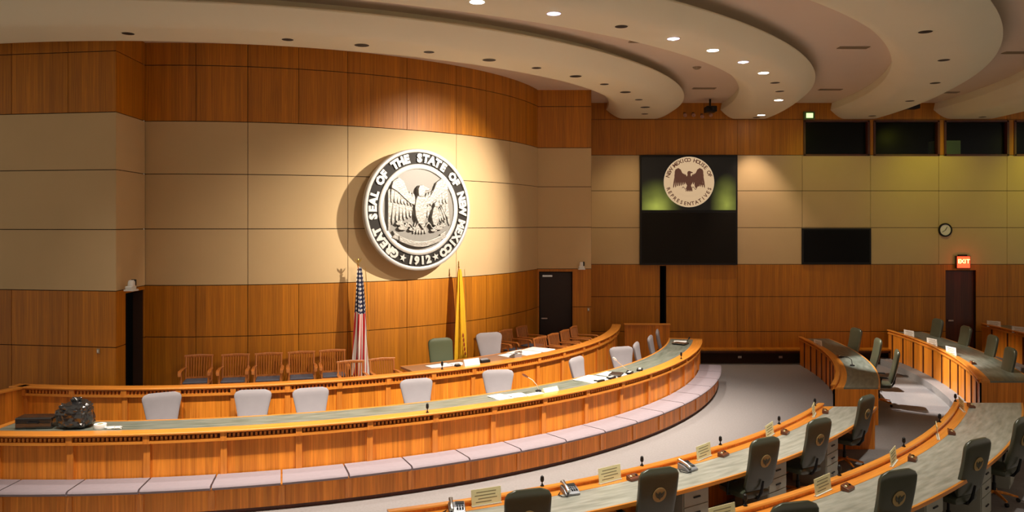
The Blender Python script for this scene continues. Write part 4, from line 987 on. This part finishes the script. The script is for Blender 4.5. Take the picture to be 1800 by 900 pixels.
# electronics among the papers
def laptop(label, r, th, z, tw, openang=0):
    x, y = P(r, th); t = thing('laptop', label, 'laptop', (x, y, z), rad(th+90+tw))
    MB().rbox(-.17, .17, -.12, .12, 0, .018).build('base', BLACK, t, bevel=.004); MB().rbox(-.168, .168, -.118, .118, .019, .028).build('lid', STEEL, t, bevel=.004)
laptop('closed laptop among the papers on the long desk', 11.50, -40.4, 1.088, 20)
laptop('closed dark laptop at the far end of the long desk', 11.40, -17.6, 1.088, 70)
for i, (th, r) in enumerate(((-43.9, 11.60), (-42.0, 11.60), (-38.7, 11.60), (-36.6, 11.60))):
    x, y = P(r, th); t = thing('control_unit', '%s small black control unit with pale buttons on the long desk, left to right' % ORD[i], 'device', (x, y, 1.073), rad(th+90+8*i), 'small control units on the long desk')
    MB().rbox(-.10, .10, -.06, .06, 0, .035).build('casing', BLACK, t, bevel=.006)
    m = MB()
    for k in range(4): m.box((-.07+.045*k, 0, .038), (.028, .05, .008))
    m.build('buttons', WHITEPL, t)
# black bags, case and white bits at the left end of the long desk
def crumple(label, name, r, th, z, d_, mat, seed, amp=.16, cat='bag'):
    x, y = P(r, th); import bmesh
    bm = bmesh.new(); bmesh.ops.create_icosphere(bm, subdivisions=4, radius=1)
    off = Vector((seed*7.3, seed*1.7, 0))
    for v in bm.verts:
        p = v.co.copy(); q = Vector([math.copysign(abs(c)**.72, c) for c in p]); q.z = max(q.z, -.86)
        k = 1+amp*(noise.noise(p*1.6+off)+.9*abs(noise.noise(p*4.1+off))-.3+.12*noise.noise(p*8+off))
        q = Vector((q.x*k, q.y*k, q.z*(k if q.z > 0 else 1)))
        v.co = Vector((q.x*d_[0], q.y*d_[1], (q.z+.86)*d_[2]))
    me = bpy.data.meshes.new(name); bm.to_mesh(me); bm.free(); me.materials.append(mat); me.uv_layers.new(name='UVMap')
    me.polygons.foreach_set('use_smooth', [mat is not BAGPL]*len(me.polygons))
    o = bpy.data.objects.new(name, me); COL.objects.link(o); return o, (x, y, z)
t = thing('bin_bag', 'full black plastic bin bag with tied top on the left end of the long desk', 'bag', P(11.42, -88.8)+(1.073,), rad(5))
o, _ = crumple('', 'bag_body', 11.15, -90.2, .951, (.245, .20, .20), BAGPL, 3, .24); o.parent = t
o, _ = crumple('', 'tied_neck', 11.15, -90.2, .951, (.075, .05, .055), BAGPL, 5, .4); o.parent = t; o.location = (.02, 0, .34)
t = thing('carry_case', 'flat black case lying beside the bin bag at the left end of the long desk', 'case', P(11.42, -91.6)+(1.073,), rad(4))
MB().rbox(-.26, .26, -.13, .13, 0, .17).build('case_body', BAGPL, t, bevel=.02, bseg=3); m = MB(); m.tube([(-.08, -.13, .10), (-.07, -.16, .10), (.07, -.16, .10), (.08, -.13, .10)], .009, 6); m.build('carry_handle', BLACK, t)
m = MB(); m.rbox(-.24, .24, -.135, .135, .085, .093); m.build('zip_line', PEWTER, t)
t = thing('tape_roll', 'white roll of tape lying on the long desk beside the bin bag', 'tape', P(11.50, -86.8)+(1.073,), 0)
MB().lathe([(.045, 0), (.085, 0), (.088, .01), (.088, .055), (.085, .065), (.045, .065), (.045, 0)], n=28).build('tape_winding', PAPER, t, smooth=True); MB().lathe([(.038, .001), (.0448, .001), (.0448, .064), (.038, .064), (.038, .001)], n=28).build('card_core', CARD, t)
for i, (r, th, sc, lab) in enumerate(((11.54, -86.0, (.07, .04, .018), 'crumpled white tissue on the long desk between the tape roll and a second scrap'), (11.56, -85.4, (.06, .035, .022), 'small crumpled white scrap on the long desk, right of the tape roll'))):
    o, loc = crumple('', 'crumpled_paper', r, th, 1.073, sc, PAPER, 9+i, .3); o.location = loc; tag(o, lab, 'paper scrap', 'crumpled white scraps on the long desk')
